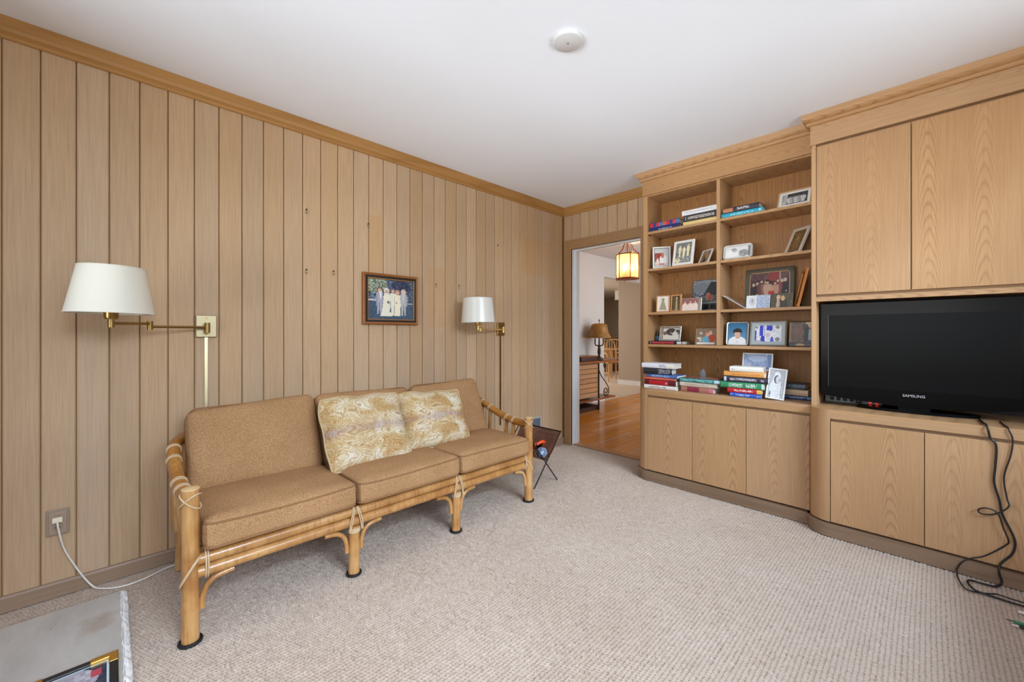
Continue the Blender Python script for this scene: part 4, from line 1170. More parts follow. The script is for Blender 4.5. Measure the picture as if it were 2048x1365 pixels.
mesh_obj('mount', B(fx0 + fb - 0.002, fx1 - fb + 0.002, fy0 + fb - 0.002, fy1 - fb + 0.002, HT + 0.002, HT + 0.006), flat('mount_pale', (206, 222, 222), 0.4), hf)
pa = paint(60, 60, [('bg', (40, 52, 72)), ('noise', 14, 3), ('e', 0.25, 0.4, 0.3, 0.5, (168, 164, 172)), ('noise', 24, 4, 0.05, 0.1, 0.5, 0.8), ('r', 0.10, 0.80, 0.25, 0.94, (186, 66, 84)), ('e', 0.6, 0.5, 0.25, 0.35, (120, 124, 140)), ('e', 0.75, 0.6, 0.12, 0.16, SK)], 9)
ph = print_mesh('photo', 0.300 - 2 * fb - 0.012, 0.240 - 2 * fb - 0.012, pa, hf, 0.0, 0.0)
ph.rotation_euler = (-PI / 2, 0, 0)
ph.location = (0, -(0.240 / 2 - fb - 0.006), 0.0066)

# ------------------------------------------------------------------ round ceiling cap
cd = thing('ceiling_cap', 'round white cover plate fixed to the ceiling', 'ceiling cap', (1.545, -1.927, H - 0.016))
bm = bmesh.new(); lathe(bm, [(0.0, 0.0), (0.058, 0.0), (0.0635, 0.003), (0.0655, 0.008), (0.0655, 0.0155)], (1.545, -1.927, H - 0.016), 48)
mesh_obj('disc', bm, flat('cap_white', (208, 208, 206), 0.4), cd, smooth=True)
mesh_obj('screw', T([(1.545, -1.927, H - 0.0185), (1.545, -1.927, H - 0.015)], 0.004, 10), flat('cap_screw', (120, 120, 118), 0.4), cd)

# ------------------------------------------------------------------ hall furniture
# lantern
LC = (-0.291, 1.80)
ln = thing('pendant_lantern', 'lit brass and glass lantern hanging in the hall beyond the doorway', 'pendant lamp', (LC[0], LC[1], 1.88))
glass = NT('amber_glass', 0.12, S(250, 222, 178))
tl_ = glass.n('BsdfTranslucent'); tl_.inputs[0].default_value = S(255, 206, 150)
tp_ = glass.n('BsdfTransparent'); tp_.inputs[0].default_value = S(255, 224, 180)
mx_ = glass.n('MixShader'); mx_.inputs[0].default_value = 0.45
glass.t.links.new(tl_.outputs[0], mx_.inputs[1]); glass.t.links.new(tp_.outputs[0], mx_.inputs[2])
glass.t.links.new(mx_.outputs[0], glass.t.nodes['Material Output'].inputs['Surface'])
Rl = 0.148; Z0, Z1 = 1.915, 2.235
copper = NT('aged_copper', 0.35, S(150, 84, 44), 0.9).mat
for z, rr in ((Z0 - 0.012, Rl + 0.012), (Z1, Rl + 0.008)):
    bm = bmesh.new()
    lathe(bm, [(rr - 0.03, 0.0), (rr, 0.0), (rr + 0.004, 0.006), (rr, 0.012), (rr - 0.03, 0.012), (rr - 0.03, 0.0)], (LC[0], LC[1], z), 40)
    mesh_obj('ring', bm, copper, ln, smooth=True)
bm = bmesh.new(); lathe(bm, [(Rl - 0.02, 0.0), (Rl - 0.05, -0.012), (0.0, -0.018)], (LC[0], LC[1], Z0 - 0.008), 32)
mesh_obj('bottom_pan', bm, copper, ln, smooth=True)
for k in range(6):
    a = 2 * PI * k / 6 + 0.25
    px, py = LC[0] + (Rl + 0.006) * math.cos(a), LC[1] + (Rl + 0.006) * math.sin(a)
    st = mesh_obj('stile', T([(px, py, Z0 - 0.028), (px, py, Z1 + 0.028)], 0.0065, 8), copper, ln)
    a2 = a + 2 * PI / 6
    bm = bmesh.new()
    g0 = []
    for j in range(7):
        b = a + (a2 - a) * j / 6
        g0.append((bm.verts.new((LC[0] + Rl * math.cos(b), LC[1] + Rl * math.sin(b), Z0)), bm.verts.new((LC[0] + Rl * math.cos(b), LC[1] + Rl * math.sin(b), Z1))))
    for p, q in zip(g0[:-1], g0[1:]): bm.faces.new((p[0], q[0], q[1], p[1]))
    mesh_obj('glass_pane', bm, glass.mat, ln, smooth=True)
    mesh_obj('scroll_arm', T(smooth_path([(px, py, Z1 + 0.01), (LC[0] + 0.085 * math.cos(a), LC[1] + 0.085 * math.sin(a), Z1 + 0.08), (LC[0] + 0.06 * math.cos(a), LC[1] + 0.06 * math.sin(a), Z1 + 0.14), (LC[0] + 0.03 * math.cos(a), LC[1] + 0.03 * math.sin(a), Z1 + 0.165)], 5), 0.005, 8), copper, ln, smooth=True)
mesh_obj('stem', T([(LC[0], LC[1], Z0 + 0.02), (LC[0], LC[1], 2.425)], 0.006, 8), copper, ln)
bm = bmesh.new(); lathe(bm, [(0.0, -0.02), (0.05, -0.012), (0.062, 0.0)], (LC[0], LC[1], 2.439), 24)
mesh_obj('canopy', bm, copper, ln, smooth=True)
bulb = NT('lit_bulb', 0.4, S(255, 236, 200)); bulb.b.inputs['Emission Color'].default_value = (1.0, 0.72, 0.42, 1); bulb.b.inputs['Emission Strength'].default_value = 12
for k in range(3):
    a = 2 * PI * k / 3 + 0.9
    bx, by = LC[0] + 0.06 * math.cos(a), LC[1] + 0.06 * math.sin(a)
    mesh_obj('candle_arm', T(smooth_path([(LC[0], LC[1], Z0 + 0.03), ((LC[0] + bx) / 2, (LC[1] + by) / 2, Z0 + 0.015), (bx, by, Z0 + 0.035), (bx, by, Z0 + 0.10)], 4), 0.006, 8), copper, ln, smooth=True)
    bm = bmesh.new(); lathe(bm, [(0.010, 0.0), (0.024, 0.035), (0.024, 0.055), (0.010, 0.10), (0.0, 0.115)], (bx, by, Z0 + 0.10), 14)
    mesh_obj('bulb', bm, bulb.mat, ln, smooth=True)
ll = bpy.data.lights.new('lantern_light', 'POINT'); ll.energy = 11; ll.color = (1.0, 0.78, 0.52); ll.shadow_soft_size = 0.05
lo_ = bpy.data.objects.new('lantern_light', ll); lk(lo_); lo_.location = (LC[0], LC[1], Z0 + 0.17)

# chest with iron scrolls
ch = thing('console_chest', 'slatted wooden chest with iron scroll ends in the hall', 'chest', (-0.98, 1.7, 0))
chw = wood('chest_wood', (120, 76, 42), (186, 140, 98), (200, 156, 114), 'Y', ring=0.15, fine=0.2, vary=0.05)
chd = wood('chest_rail', (92, 46, 20), (140, 78, 38), (158, 94, 48), 'Y', ring=0.2, fine=0.3, vary=0.02, rough=0.3)
CX0, CX1 = HX + 0.002, -0.80
CY0, CY1 = 0.95, 1.85
for k in range(7):
    z = 0.205 + k * 0.070
    dr = mesh_obj('drawer', B(CX0 + 0.02, CX1, CY0, CY1 - 0.012, z, z + 0.062, 0.002), chw, ch)
    mesh_obj('drawer_gap_rail', B(CX0 + 0.02, CX1 - 0.006, CY0, CY1 - 0.012, z + 0.062, z + 0.070), flat('iron_rail', (54, 38, 28), 0.5), ch)  # darker strip set back between the drawers
mesh_obj('top', B(CX0, CX1 + 0.03, CY0 - 0.02, 2.30, 0.700, 0.732, 0.004), chd, ch)
mesh_obj('low_shelf', B(CX0, CX1 + 0.03, CY0 - 0.02, 2.28, 0.150, 0.172, 0.004), chd, ch)
mesh_obj('plinth', B(CX0 + 0.04, CX1 - 0.02, CY0 + 0.1, 1.9, 0.0, 0.06), flat('chest_foot', (56, 26, 16), 0.5), ch)
for y in (CY0, CY1):
    for x in (CX0 + 0.01, CX1):
        mesh_obj('iron_post', B(x - 0.002, x + 0.014, y - 0.014, y + 0.004, 0.0, 0.70), iron_m, ch)
def spiral(cx, cz, r0, turns, a0, sgn, n=26):
    return [(cx + r0 * (1 - 0.8 * k / n) * math.cos(a0 + sgn * 2 * PI * turns * k / n), cz + r0 * (1 - 0.8 * k / n) * math.sin(a0 + sgn * 2 * PI * turns * k / n)) for k in range(n + 1)]
for x in (CX1 - 0.005, CX0 + 0.02):
    q = [(1.865, 0.60), (1.93, 0.50), (2.04, 0.41), (2.12, 0.32)] + [(2.06 + (yy - 2.06), zz) for yy, zz in spiral(2.06, 0.255, 0.082, 1.6, 0.55, -1)]
    mesh_obj('iron_scroll', T(smooth_path([(x, yy, zz) for yy, zz in q], 3), 0.007, 8), iron_m, ch, smooth=True)
    q = spiral(2.03, 0.655, 0.045, 1.4, 1.6, 1)
    mesh_obj('iron_scroll', T([(x, yy, zz) for yy, zz in q], 0.006, 8), iron_m, ch, smooth=True)

tl = thing('table_lamp', 'bronze table lamp with an amber bell shade on the hall chest', 'lamp', (-1.0, 2.17, 0.732))
LX_, LY_ = -1.0, 2.17
bm = bmesh.new(); lathe(bm, [(0.0, 0.0), (0.085, 0.0), (0.085, 0.012), (0.05, 0.022), (0.022, 0.04), (0.016, 0.06), (0.024, 0.09), (0.027, 0.14), (0.018, 0.19), (0.024, 0.205), (0.012, 0.225), (0.012, 0.30)], (LX_, LY_, 0.7322), 20)
mesh_obj('base', bm, bronze_m, tl, smooth=True)
for s in (-1, 0, 1):
    mesh_obj('candle_arm', T(smooth_path([(LX_, LY_, 0.955), (LX_ + 0.02 * s, LY_ + 0.035 * s, 0.95), (LX_ + 0.036 * s, LY_ + 0.058 * s, 0.975), (LX_ + 0.036 * s, LY_ + 0.058 * s, 1.08)], 4), 0.010, 8), bronze_m, tl, smooth=True)
am = NT('amber_shade', 0.5, S(150, 104, 40)); am.b.inputs['Subsurface Weight'].default_value = 0.0
am.base(am.ramp(am.noise(am.coord('Object'), 14, 3), [(0.3, S(132, 88, 30)), (0.7, S(172, 122, 50))]))
bm = bmesh.new(); lathe(bm, [(0.062, 0.232), (0.105, 0.222), (0.125, 0.20), (0.132, 0.15), (0.145, 0.09), (0.172, 0.03), (0.192, 0.0), (0.189, 0.0), (0.168, 0.034), (0.128, 0.15), (0.120, 0.198), (0.06, 0.228), (0.062, 0.232)], (LX_, LY_, 1.07), 36)
mesh_obj('shade', bm, am.mat, tl, smooth=True)
bm = bmesh.new(); lathe(bm, [(0.062, 0.0), (0.03, 0.006), (0.0, 0.008)], (LX_, LY_, 1.296), 20)
mesh_obj('shade_cap', bm, flat('cap_red', (150, 62, 26), 0.5), tl, smooth=True)
bm = bmesh.new(); lathe(bm, [(0.004, 0.0), (0.004, 0.03), (0.011, 0.04), (0.009, 0.055), (0.0, 0.075)], (LX_, LY_, 1.30), 12)
mesh_obj('finial', bm, bronze_m, tl, smooth=True)
bx_ = thing('wooden_box', 'low dark wooden box on the hall chest beside the lamp', 'box', (-0.98, 1.75, 0.732))
mesh_obj('body', B(-1.12, -0.86, 1.50, 1.90, 0.7322, 0.785, 0.003), flat('box_dark', (60, 30, 20), 0.45), bx_)
mesh_obj('lid', B(-1.13, -0.85, 1.49, 1.91, 0.785, 0.806, 0.004), chd, bx_)
bo = thing('open_book', 'open folder lying on the hall chest in front of the lamp', 'folder', (-0.86, 2.0, 0.732))
mesh_obj('cover', B(-0.905, -0.775, 1.93, 2.26, 0.7322, 0.742, 0.002), flat('folder_cover', (112, 74, 58), 0.5), bo)
mesh_obj('pages', B(-0.90, -0.78, 1.94, 2.25, 0.742, 0.752, 0.002), flat('folder_pages', (150, 120, 104), 0.7), bo)

# distant dining chairs and table
wick = wood('bentwood', (140, 90, 44), (196, 146, 88), (212, 164, 104), 'Z', ring=0.1, fine=0.3, vary=0.03)
def arm_chair(label, c, rz, mat):
    t = thing('dining_chair', label, 'chair', (c[0], c[1], 0.004), (0, 0, rz), 'dining chairs in the far room')
    for sx in (-1, 1):
        for sy in (-1, 1):
            mesh_obj('leg', T([(sx * 0.22, sy * 0.22, 0.0), (sx * 0.20, sy * 0.20, 0.44)], 0.016, 8), mat, t, world=False)
        mesh_obj('armrest', T(smooth_path([(sx * 0.23, -0.21, 0.42), (sx * 0.26, -0.22, 0.64), (sx * 0.26, 0.0, 0.68), (sx * 0.23, 0.2, 0.66)], 5), 0.015, 8), mat, t, world=False, smooth=True)
    mesh_obj('seat', B(-0.24, 0.24, -0.24, 0.24, 0.43, 0.47, 0.012), flat('chair_seat', (168, 118, 60), 0.7), t, world=False)
    mesh_obj('back_hoop', T(smooth_path([(-0.21, 0.21, 0.44), (-0.22, 0.25, 0.75), (-0.14, 0.28, 0.95), (0.14, 0.28, 0.95), (0.22, 0.25, 0.75), (0.21, 0.21, 0.44)], 6), 0.017, 8), mat, t, world=False, smooth=True)
    for k in range(-2, 3):
        mesh_obj('back_spindle', T([(k * 0.07, 0.21, 0.46), (k * 0.065, 0.275, 0.93)], 0.008, 6), mat, t, world=False)
    for s in (-1, 1):
        mesh_obj('stretcher', T([(s * 0.21, -0.21, 0.2), (s * 0.21, 0.21, 0.2)], 0.010, 6), mat, t, world=False)
    return t
arm_chair('bentwood armchair just past the taupe partition in the far room', (-2.64, 5.22), math.radians(60), wick)
arm_chair('bentwood armchair farther back at the dining table', (-3.45, 6.72), math.radians(200), wick)
dt = thing('dining_table', 'wooden table in the far room beyond the hall', 'table', (-3.25, 5.95, 0.004))
tw = wood('dining_wood', (130, 84, 34), (190, 138, 70), (204, 152, 84), 'X', ring=0.2, fine=0.2, vary=0.02, rough=0.3)
mesh_obj('table_top', B(-3.6, -2.9, 5.62, 6.3, 0.72, 0.75, 0.006), tw, dt)
for sx in (-3.55, -2.95):
    for sy in (5.68, 6.24):
        mesh_obj('leg', T([(sx, sy, 0.004), (sx, sy, 0.72)], [0.02, 0.028], 10), tw, dt)
cb = thing('dark_cabinet', 'dark carved wooden cabinet against the far dining wall', 'cabinet', (-3.6, 7.6, 0.004))
dkw = wood('mahogany', (40, 18, 12), (84, 42, 30), (98, 52, 38), 'Z', ring=0.2, fine=0.3, vary=0.02, rough=0.35)
mesh_obj('body', B(-4.0, -3.2, 7.4, 7.85, 0.004, 0.98, 0.006), dkw, cb)
mesh_obj('top', B(-4.03, -3.17, 7.37, 7.87, 0.98, 1.01, 0.004), dkw, cb)
for x0 in (-3.98, -3.59):
    mesh_obj('cabinet_door', B(x0, x0 + 0.37, 7.385, 7.40, 0.08, 0.92, 0.004), dkw, cb)
wl = bpy.data.lights.new('wall_sconce_light', 'POINT'); wl.energy = 12; wl.color = (1.0, 0.8, 0.55); wl.shadow_soft_size = 0.05
wlo = bpy.data.objects.new('wall_sconce_light', wl); lk(wlo); wlo.location = (-2.55, 6.2, 1.45)

# ------------------------------------------------------------------ books
def book_mat(idx, col, pcol, L, D, T, bands, rough=0.4, seed=0, cw=0.0045):
    m = NT('book_cover_%02d' % idx, rough, S(*col))
    x, y, z = m.sep(m.coord('Object'))
    c = None
    face = m.math('LESS_THAN', y, -D / 2 + 0.003)
    col_s = S(*col)
    prev = None
    for b in bands:
        kind = b[0]
        def rng(v, lo, hi): return m.math('MULTIPLY', m.math('GREATER_THAN', v, lo), m.math('LESS_THAN', v, hi))
        if kind == 'text':
            _, a0, a1, z0, z1, tc = b
            chh = (z1 - z0) * T / max(1, round((z1 - z0) * T / 0.006))
            fx = m.math('FLOOR', m.math('DIVIDE', x, cw)); fz = m.math('FLOOR', m.math('DIVIDE', z, chh * 0.5))
            cv = m.n('CombineXYZ'); m.set(cv.inputs[0], fx); m.set(cv.inputs[1], fz); cv.inputs[2].default_value = idx * 1.7 + seed
            wn2 = m.n('TexWhiteNoise', noise_dimensions='3D'); m.t.links.new(cv.outputs[0], wn2.inputs['Vector'])
            k = m.math('GREATER_THAN', wn2.outputs['Value'], 0.42)
            gapc = m.math('GREATER_THAN', m.math('FRACT', m.math('DIVIDE', x, cw)), 0.2)
            k = m.math('MULTIPLY', m.math('MULTIPLY', k, gapc), m.math('MULTIPLY', rng(x, a0 * L / 2, a1 * L / 2), rng(z, z0 * T, z1 * T)))
        else:
            _, a0, a1, z0, z1, tc = b
            k = m.math('MULTIPLY', rng(x, a0 * L / 2, a1 * L / 2), rng(z, z0 * T, z1 * T))
        k = m.math('MULTIPLY', k, face)
        prev = m.mix(k, prev if prev is not None else col_s, S(*tc))
    if prev is not None: m.base(prev)
    return m.mat
BN = [0]
def book(label, x0, x1, yfr, z, T, col, bands=(), D=0.16, yaw=0.0, group=None, pages=(226, 216, 200), soft=False):
    BN[0] += 1
    L = x1 - x0
    t = thing('book', label, 'book', ((x0 + x1) / 2, yfr + D / 2, z), (0, 0, math.radians(yaw)), group)
    mat = book_mat(BN[0], col, None, L, D, T, bands)
    bt = 0.0012 if soft else 0.0028
    bm = bmesh.new()
    # cover: lower board, rounded spine at -y, upper board as one C-shaped shell
    e = -D / 2
    outer = [(D / 2, 0.0), (e + 0.006, 0.0), (e + 0.002, T * 0.12), (e, T * 0.5), (e + 0.002, T * 0.88), (e + 0.006, T), (D / 2, T)]
    inn = [(D / 2, T - bt), (e + 0.008, T - bt), (e + 0.0045, T * 0.5), (e + 0.008, bt), (D / 2, bt)]
    poly = outer + inn
    for xx in (-L / 2, L / 2): pass
    va = [bm.verts.new((-L / 2, a, b)) for a, b in poly]; vb = [bm.verts.new((L / 2, a, b)) for a, b in poly]
    n = len(poly)
    for i in range(n): bm.faces.new((va[i], va[(i + 1) % n], vb[(i + 1) % n], vb[i]))
    # end caps as quads along the C
    no = len(outer); seq = [(0, no + 4), (1, no + 3), (3, no + 2), (5, no + 1), (6, no)]
    for v_ in (va, vb):
        bm.faces.new((v_[0], v_[1], v_[no + 3], v_[no + 4]))
        bm.faces.new((v_[1], v_[2], v_[3], v_[no + 2], v_[no + 3]))
        bm.faces.new((v_[3], v_[4], v_[5], v_[no + 1], v_[no + 2]))
        bm.faces.new((v_[5], v_[6], v_[no], v_[no + 1]))
    mesh_obj('cover', bm, mat, t, world=False)
    i = 0.001 if soft else 0.003
    mesh_obj('pages', B(-L / 2 + i, L / 2 - i, e + 0.0046, D / 2 - i, bt, T - bt), flat('pages_%d_%d_%d' % pages, pages, 0.8), t, world=False)
    return t
W_, BK = (236, 236, 234), (26, 26, 30)
g1 = 'books on the top left shelf'
z = 1.9642
book('dark navy book at the bottom of the plaid pair on the top shelf', 1.072, 1.318, -0.245, z, 0.027, (34, 42, 92), [('text', -0.35, 0.5, 0.2, 0.6, (190, 196, 214))], group=g1)
z += 0.0275
plaid = [('box', -1 + 2 * i / 9, -1 + 2 * (i + 1) / 9, 0, 1, ((196, 46, 52), (44, 60, 128), (206, 58, 48), (70, 118, 168), (202, 92, 52))[i % 5]) for i in range(9)]
book('red and blue chequered book on the top left shelf', 1.078, 1.316, -0.243, z, 0.042, (62, 60, 140), plaid + [('box', -1, 1, 0, 0.22, (62, 60, 140))], group=g1, yaw=0.6)
z = 1.9642
book('cream book at the bottom of the stack beside the divider', 1.346, 1.588, -0.245, z, 0.028, (222, 196, 130), [], group=g1, pages=(222, 196, 130))
book('black book with white lettering in the middle of the divider stack', 1.350, 1.590, -0.243, z + 0.0285, 0.048, (52, 50, 50), [('text', -0.75, 0.85, 0.25, 0.72, (206, 198, 190)), ('box', -0.9, -0.86, 0.2, 0.8, (170, 166, 160))], group=g1)
book('white book on top of the divider stack', 1.338, 1.590, -0.246, z + 0.077, 0.037, (232, 232, 234), [('text', -0.85, 0.9, 0.3, 0.66, (176, 180, 188))], group=g1)
g2 = 'books on the top right shelf'
book('bright turquoise book flat on the top right shelf', 1.624, 1.884, -0.252, z, 0.030, (36, 160, 190), [('text', -0.55, 0.55, 0.25, 0.75, (150, 214, 226)), ('box', 0.82, 0.9, 0.3, 0.7, (210, 232, 236))], group=g2, D=0.095)
book('dark navy jacketed book lying behind the turquoise book', 1.70, 1.930, -0.148, z, 0.0295, (36, 50, 84), [], D=0.125, group=g2, yaw=-2)
book('dark book with an orange picture panel on the turquoise book', 1.632, 1.862, -0.250, z + 0.0305, 0.036, (44, 44, 56), [('box', -0.98, -0.42, 0.15, 1.0, (186, 122, 82)), ('text', -0.2, 0.5, 0.3, 0.8, (214, 208, 214))], D=0.14, group=g2, yaw=-1)
g3 = 'books on the lower shelf'
book('flat black book with a red spine panel under the aeroplane photo', 1.068, 1.340, -0.250, 1.0562, 0.026, (34, 26, 32), [('box', -0.82, 0.55, 0.05, 0.95, (150, 30, 42)), ('text', -0.78, 0.5, 0.3, 0.7, (196, 90, 90)), ('box', -0.9, -0.87, 0.1, 0.9, (190, 190, 190)), ('box', 0.7, 0.97, 0.1, 0.9, (206, 206, 210))], group=g3, D=0.17)
# counter stacks
g4 = 'books stacked at the left end of the counter'
C0 = 0.7132
def stack(items, y, z, group):
    for it in items:
        lb, a, b, th, col, bands = it[:6]
        kw = it[6] if len(it) > 6 else {}
        book(lb, a, b, y + kw.pop('dy', 0.0), z, th, col, bands, group=group, **kw)
        z += th + 0.0004
    return z
zt1 = stack([
    ('white paperback at the bottom of the left counter stack', 1.088, 1.342, 0.030, (228, 222, 212), [('text', -0.7, 0.4, 0.25, 0.75, (150, 120, 116))], dict(yaw=0.5)),
    ('dark red book with crimson centre low in the left counter stack', 1.092, 1.342, 0.040, (92, 20, 30), [('box', -0.7, 0.55, 0, 1, (186, 26, 40)), ('text', 0.35, 0.5, 0.3, 0.6, (230, 220, 210))], dict(yaw=-1)),
    ('thin orange red book in the left counter stack', 1.092, 1.332, 0.019, (206, 92, 72), [('text', -0.6, 0.6, 0.3, 0.7, (226, 140, 100))], dict(yaw=1)),
    ('thin blue book in the left counter stack', 1.110, 1.354, 0.022, (78, 108, 170), [('text', -0.7, 0.5, 0.2, 0.8, (176, 194, 222))], dict(yaw=-2)),
    ('thick black book with pale fore edge in the left counter stack', 1.076, 1.290, 0.048, (22, 22, 28), [('text', 0.05, 0.9, 0.1, 0.9, (150, 150, 156))], dict(yaw=9, D=0.14, dy=0.006)),
    ('thick white book on top of the left counter stack', 1.068, 1.323, 0.037, (234, 234, 238), [('text', 0.1, 0.6, 0.2, 0.8, (120, 124, 136)), ('box', 0.55, 1, 0, 1, (238, 228, 212))], dict(yaw=1, D=0.15)),
], -0.362, C0, g4)
g5 = 'books in the second counter stack'
zt2 = stack([
    ('tan book with a maroon label at the bottom of the second stack', 1.368, 1.596, 0.040, (166, 112, 92), [('box', -0.6, 0.15, 0, 1, (136, 40, 62)), ('box', 0.75, 1, 0, 1, (206, 110, 130))], dict(D=0.17)),
    ('cream book in the middle of the second counter stack', 1.362, 1.620, 0.033, (206, 194, 172), [('text', -0.7, 0.6, 0.35, 0.65, (150, 130, 110))], dict(D=0.18, dy=-0.004)),
    ('wide teal patterned book on top of the second stack', 1.362, 1.642, 0.027, (28, 108, 108), [('text', -0.95, 0.75, 0.2, 0.85, (150, 214, 206)), ('box', 0.78, 1, 0, 1, (190, 212, 226))], dict(D=0.20, dy=-0.012, yaw=-2)),
], -0.335, C0, g5)
cv = thing('picture_book', 'thin book with a red and green cover on the teal book', 'book', (1.505, -0.24, zt2))
mesh_obj('cover', B(1.385, 1.625, -0.325, -0.16, zt2, zt2 + 0.006, 0.001), (lambda m: (m.base(m.ramp(m.noise(m.coord('Object'), 9, 2), [(0.35, S(74, 120, 84)), (0.5, S(168, 66, 44)), (0.62, S(120, 130, 120))])), m.mat)[1])(NT('cover_picture', 0.4)), cv)
mesh_obj('pages', B(1.387, 1.623, -0.323, -0.158, zt2 + 0.001, zt2 + 0.005), page_m, cv)
bl = thing('glass_bell', 'tiny clear glass bell behind the teal book', 'ornament', (1.475, -0.20, zt2 + 0.0062))
clr = NT('clear_glass', 0.05, S(240, 244, 246)); clr.b.inputs['Transmission Weight'].default_value = 0.85; clr.b.inputs['IOR'].default_value = 1.2
bm = bmesh.new(); lathe(bm, [(0.026, 0.0), (0.022, 0.02), (0.017, 0.042), (0.006, 0.054), (0.0, 0.056)], (1.475, -0.20, zt2 + 0.0062), 18)
mesh_obj('bell', bm, clr.mat, bl, smooth=True)
bm = bmesh.new(); lathe(bm, [(0.008, 0.0), (0.010, 0.02), (0.004, 0.04), (0.0, 0.042)], (1.475, -0.20, zt2 + 0.0062), 12)
mesh_obj('clapper', bm, flat('bell_white', (236, 236, 236), 0.3), bl, smooth=True)
g6 = 'books in the tall middle counter stack'
zt3 = stack([
    ('bright blue paperback at the bottom of the tall middle stack', 1.706, 1.892, 0.026, (44, 92, 184), [('text', -0.6, 0.3, 0.25, 0.7, (200, 214, 240)), ('text', 0.75, 0.92, 0.3, 0.6, (200, 214, 240)), ('text', -0.95, -0.8, 0.3, 0.7, (160, 190, 240))], dict(D=0.14)),
    ('red book with white lettering and a yellow end in the tall stack', 1.690, 1.898, 0.031, (190, 24, 36), [('text', -0.6, 0.5, 0.3, 0.7, (240, 220, 220)), ('box', 0.72, 1, 0, 1, (222, 186, 70))], dict(D=0.15)),
    ('green book with white lettering in the tall middle stack', 1.645, 1.912, 0.041, (52, 138, 92), [('text', -0.6, 0.05, 0.15, 0.75, (210, 230, 220)), ('text', 0.2, 0.7, 0.2, 0.8, (220, 236, 228)), ('box', 0.9, 1, 0, 1, (206, 220, 224))], dict(D=0.17, yaw=-1)),
    ('dark plum book with white lettering above the green book', 1.664, 1.930, 0.038, (48, 36, 52), [('text', -0.7, 0.5, 0.3, 0.7, (222, 216, 226)), ('box', -0.98, -0.86, 0.1, 0.9, (188, 206, 220)), ('text', 0.7, 0.85, 0.3, 0.7, (200, 200, 206))], dict(D=0.17, yaw=1.5)),
    ('orange book in the tall middle counter stack', 1.668, 1.916, 0.033, (232, 164, 88), [('text', -0.6, 0.8, 0.35, 0.6, (206, 120, 56))], dict(D=0.16, yaw=-2)),
    ('white book with a printed top lying on the orange book', 1.704, 1.900, 0.034, (236, 230, 218), [('text', -0.9, -0.7, 0.3, 0.6, (140, 140, 140))], dict(D=0.12, yaw=2, dy=-0.004)),
], -0.335, C0, g6)
g7 = 'books behind the bride photo'
stack([
    ('navy book at the bottom behind the bride photo', 1.96, 2.140, 0.026, (36, 56, 92), [('text', -0.9, 0.6, 0.25, 0.75, (130, 160, 196)), ('text', 0.75, 0.95, 0.2, 0.8, (120, 170, 220))], dict(D=0.14)),
    ('beige book in the middle of the stack behind the bride photo', 1.955, 2.128, 0.038, (206, 178, 144), [], dict(D=0.15, yaw=-3)),
    ('dark grey book on top of the stack behind the bride photo', 1.955, 2.112, 0.038, (46, 54, 64), [('text', -0.9, 0.9, 0.2, 0.85, (110, 126, 140)), ('box', -1, -0.55, 0, 1, (96, 120, 150))], dict(D=0.13)),
], -0.20, C0, g7)

# ------------------------------------------------------------------ photo frames on the shelves
gf = 'framed photos in the bookcase'
gray = lambda v: (v, v, v)
r_ = math.radians
wfA = wood('frame_blond', (150, 112, 70), (192, 152, 104), (204, 166, 118), 'X', ring=0.1, fine=0.2, vary=0.02)
bwg = paint(50, 34, [('bg', gray(60)), ('noise', 16, 3), ('r', 0, 0, 0.22, 1, gray(170)), ('noise', 30, 4, 0, 0, 0.3, 1)] + [P_(0.30 + 0.09 * k, 0.05, 0.72 - 0.04 * (k % 2), gray(200 - 26 * (k % 3)), gray(210), gray(60), 0.3) for k in range(7)], 1)
picture('blond wood frame with a black and white group photo on the top shelf', 0.195, 0.132, (2.045, -0.205, 1.9642), r_(-4), r_(22), wfA, 0.010, bwg, ro=0.016, ri=0.002, mat_border=0.016, mat_col=WHITE, group=gf)
f1 = paint(40, 48, [('bg', gray(196)), ('r', 0, 0.25, 0.5, 0.75, (150, 66, 48)), ('noise', 20, 3, 0, 0.25, 0.5, 0.75), ('e', 0.62, 0.36, 0.28, 0.30, (226, 222, 220)), ('e', 0.56, 0.62, 0.11, 0.16, (190, 112, 84)), ('r', 0.10, 0.06, 0.7, 0.16, (198, 124, 96)), ('e', 0.2, 0.25, 0.1, 0.2, (222, 204, 190))], 2)
picture('white frame with a black inner line and a resting person on the second shelf', 0.138, 0.185, (1.165, -0.215, 1.6652), r_(30), r_(13), WHITE, 0.013, f1, mat_border=0.004, mat_col=flat('line_black', (26, 26, 26), 0.5), group=gf)
f2 = paint(44, 52, [('bg', gray(120)), ('noise', 22, 3), ('r', 0, 0, 1, 0.3, gray(140)), ('noise', 34, 3, 0, 0, 1, 0.4), P_(0.26, 0.30, 0.62, (222, 214, 168), (206, 196, 160), (120, 112, 92), 0.32), P_(0.52, 0.26, 0.58, (228, 220, 176), (208, 198, 162), (110, 102, 86), 0.33), P_(0.78, 0.30, 0.64, (224, 216, 170), (206, 196, 160), (120, 112, 92), 0.32), ('e', 0.16, 0.14, 0.15, 0.12, (222, 212, 160)), ('e', 0.16, 0.21, 0.035, 0.03, gray(80)), ('noise', 12, 2)], 3)
picture('tall white frame with a sepia group in pale clothes on the second shelf', 0.162, 0.200, (1.338, -0.246, 1.6652), r_(-3), r_(12), WHITE, 0.019, f2, group=gf)
f3 = paint(34, 36, [('bg', (150, 126, 98)), ('noise', 44, 3), ('tri', 0.45, 0.0, 0.6, 0.5, 0.1, (86, 66, 54)), ('e', 0.6, 0.55, 0.15, 0.2, (176, 140, 96))], 4)
picture('small white frame with a faded brown snapshot on the second shelf', 0.112, 0.118, (1.468, -0.19, 1.6652), r_(-32), r_(24), WHITE, 0.009, f3, group=gf)
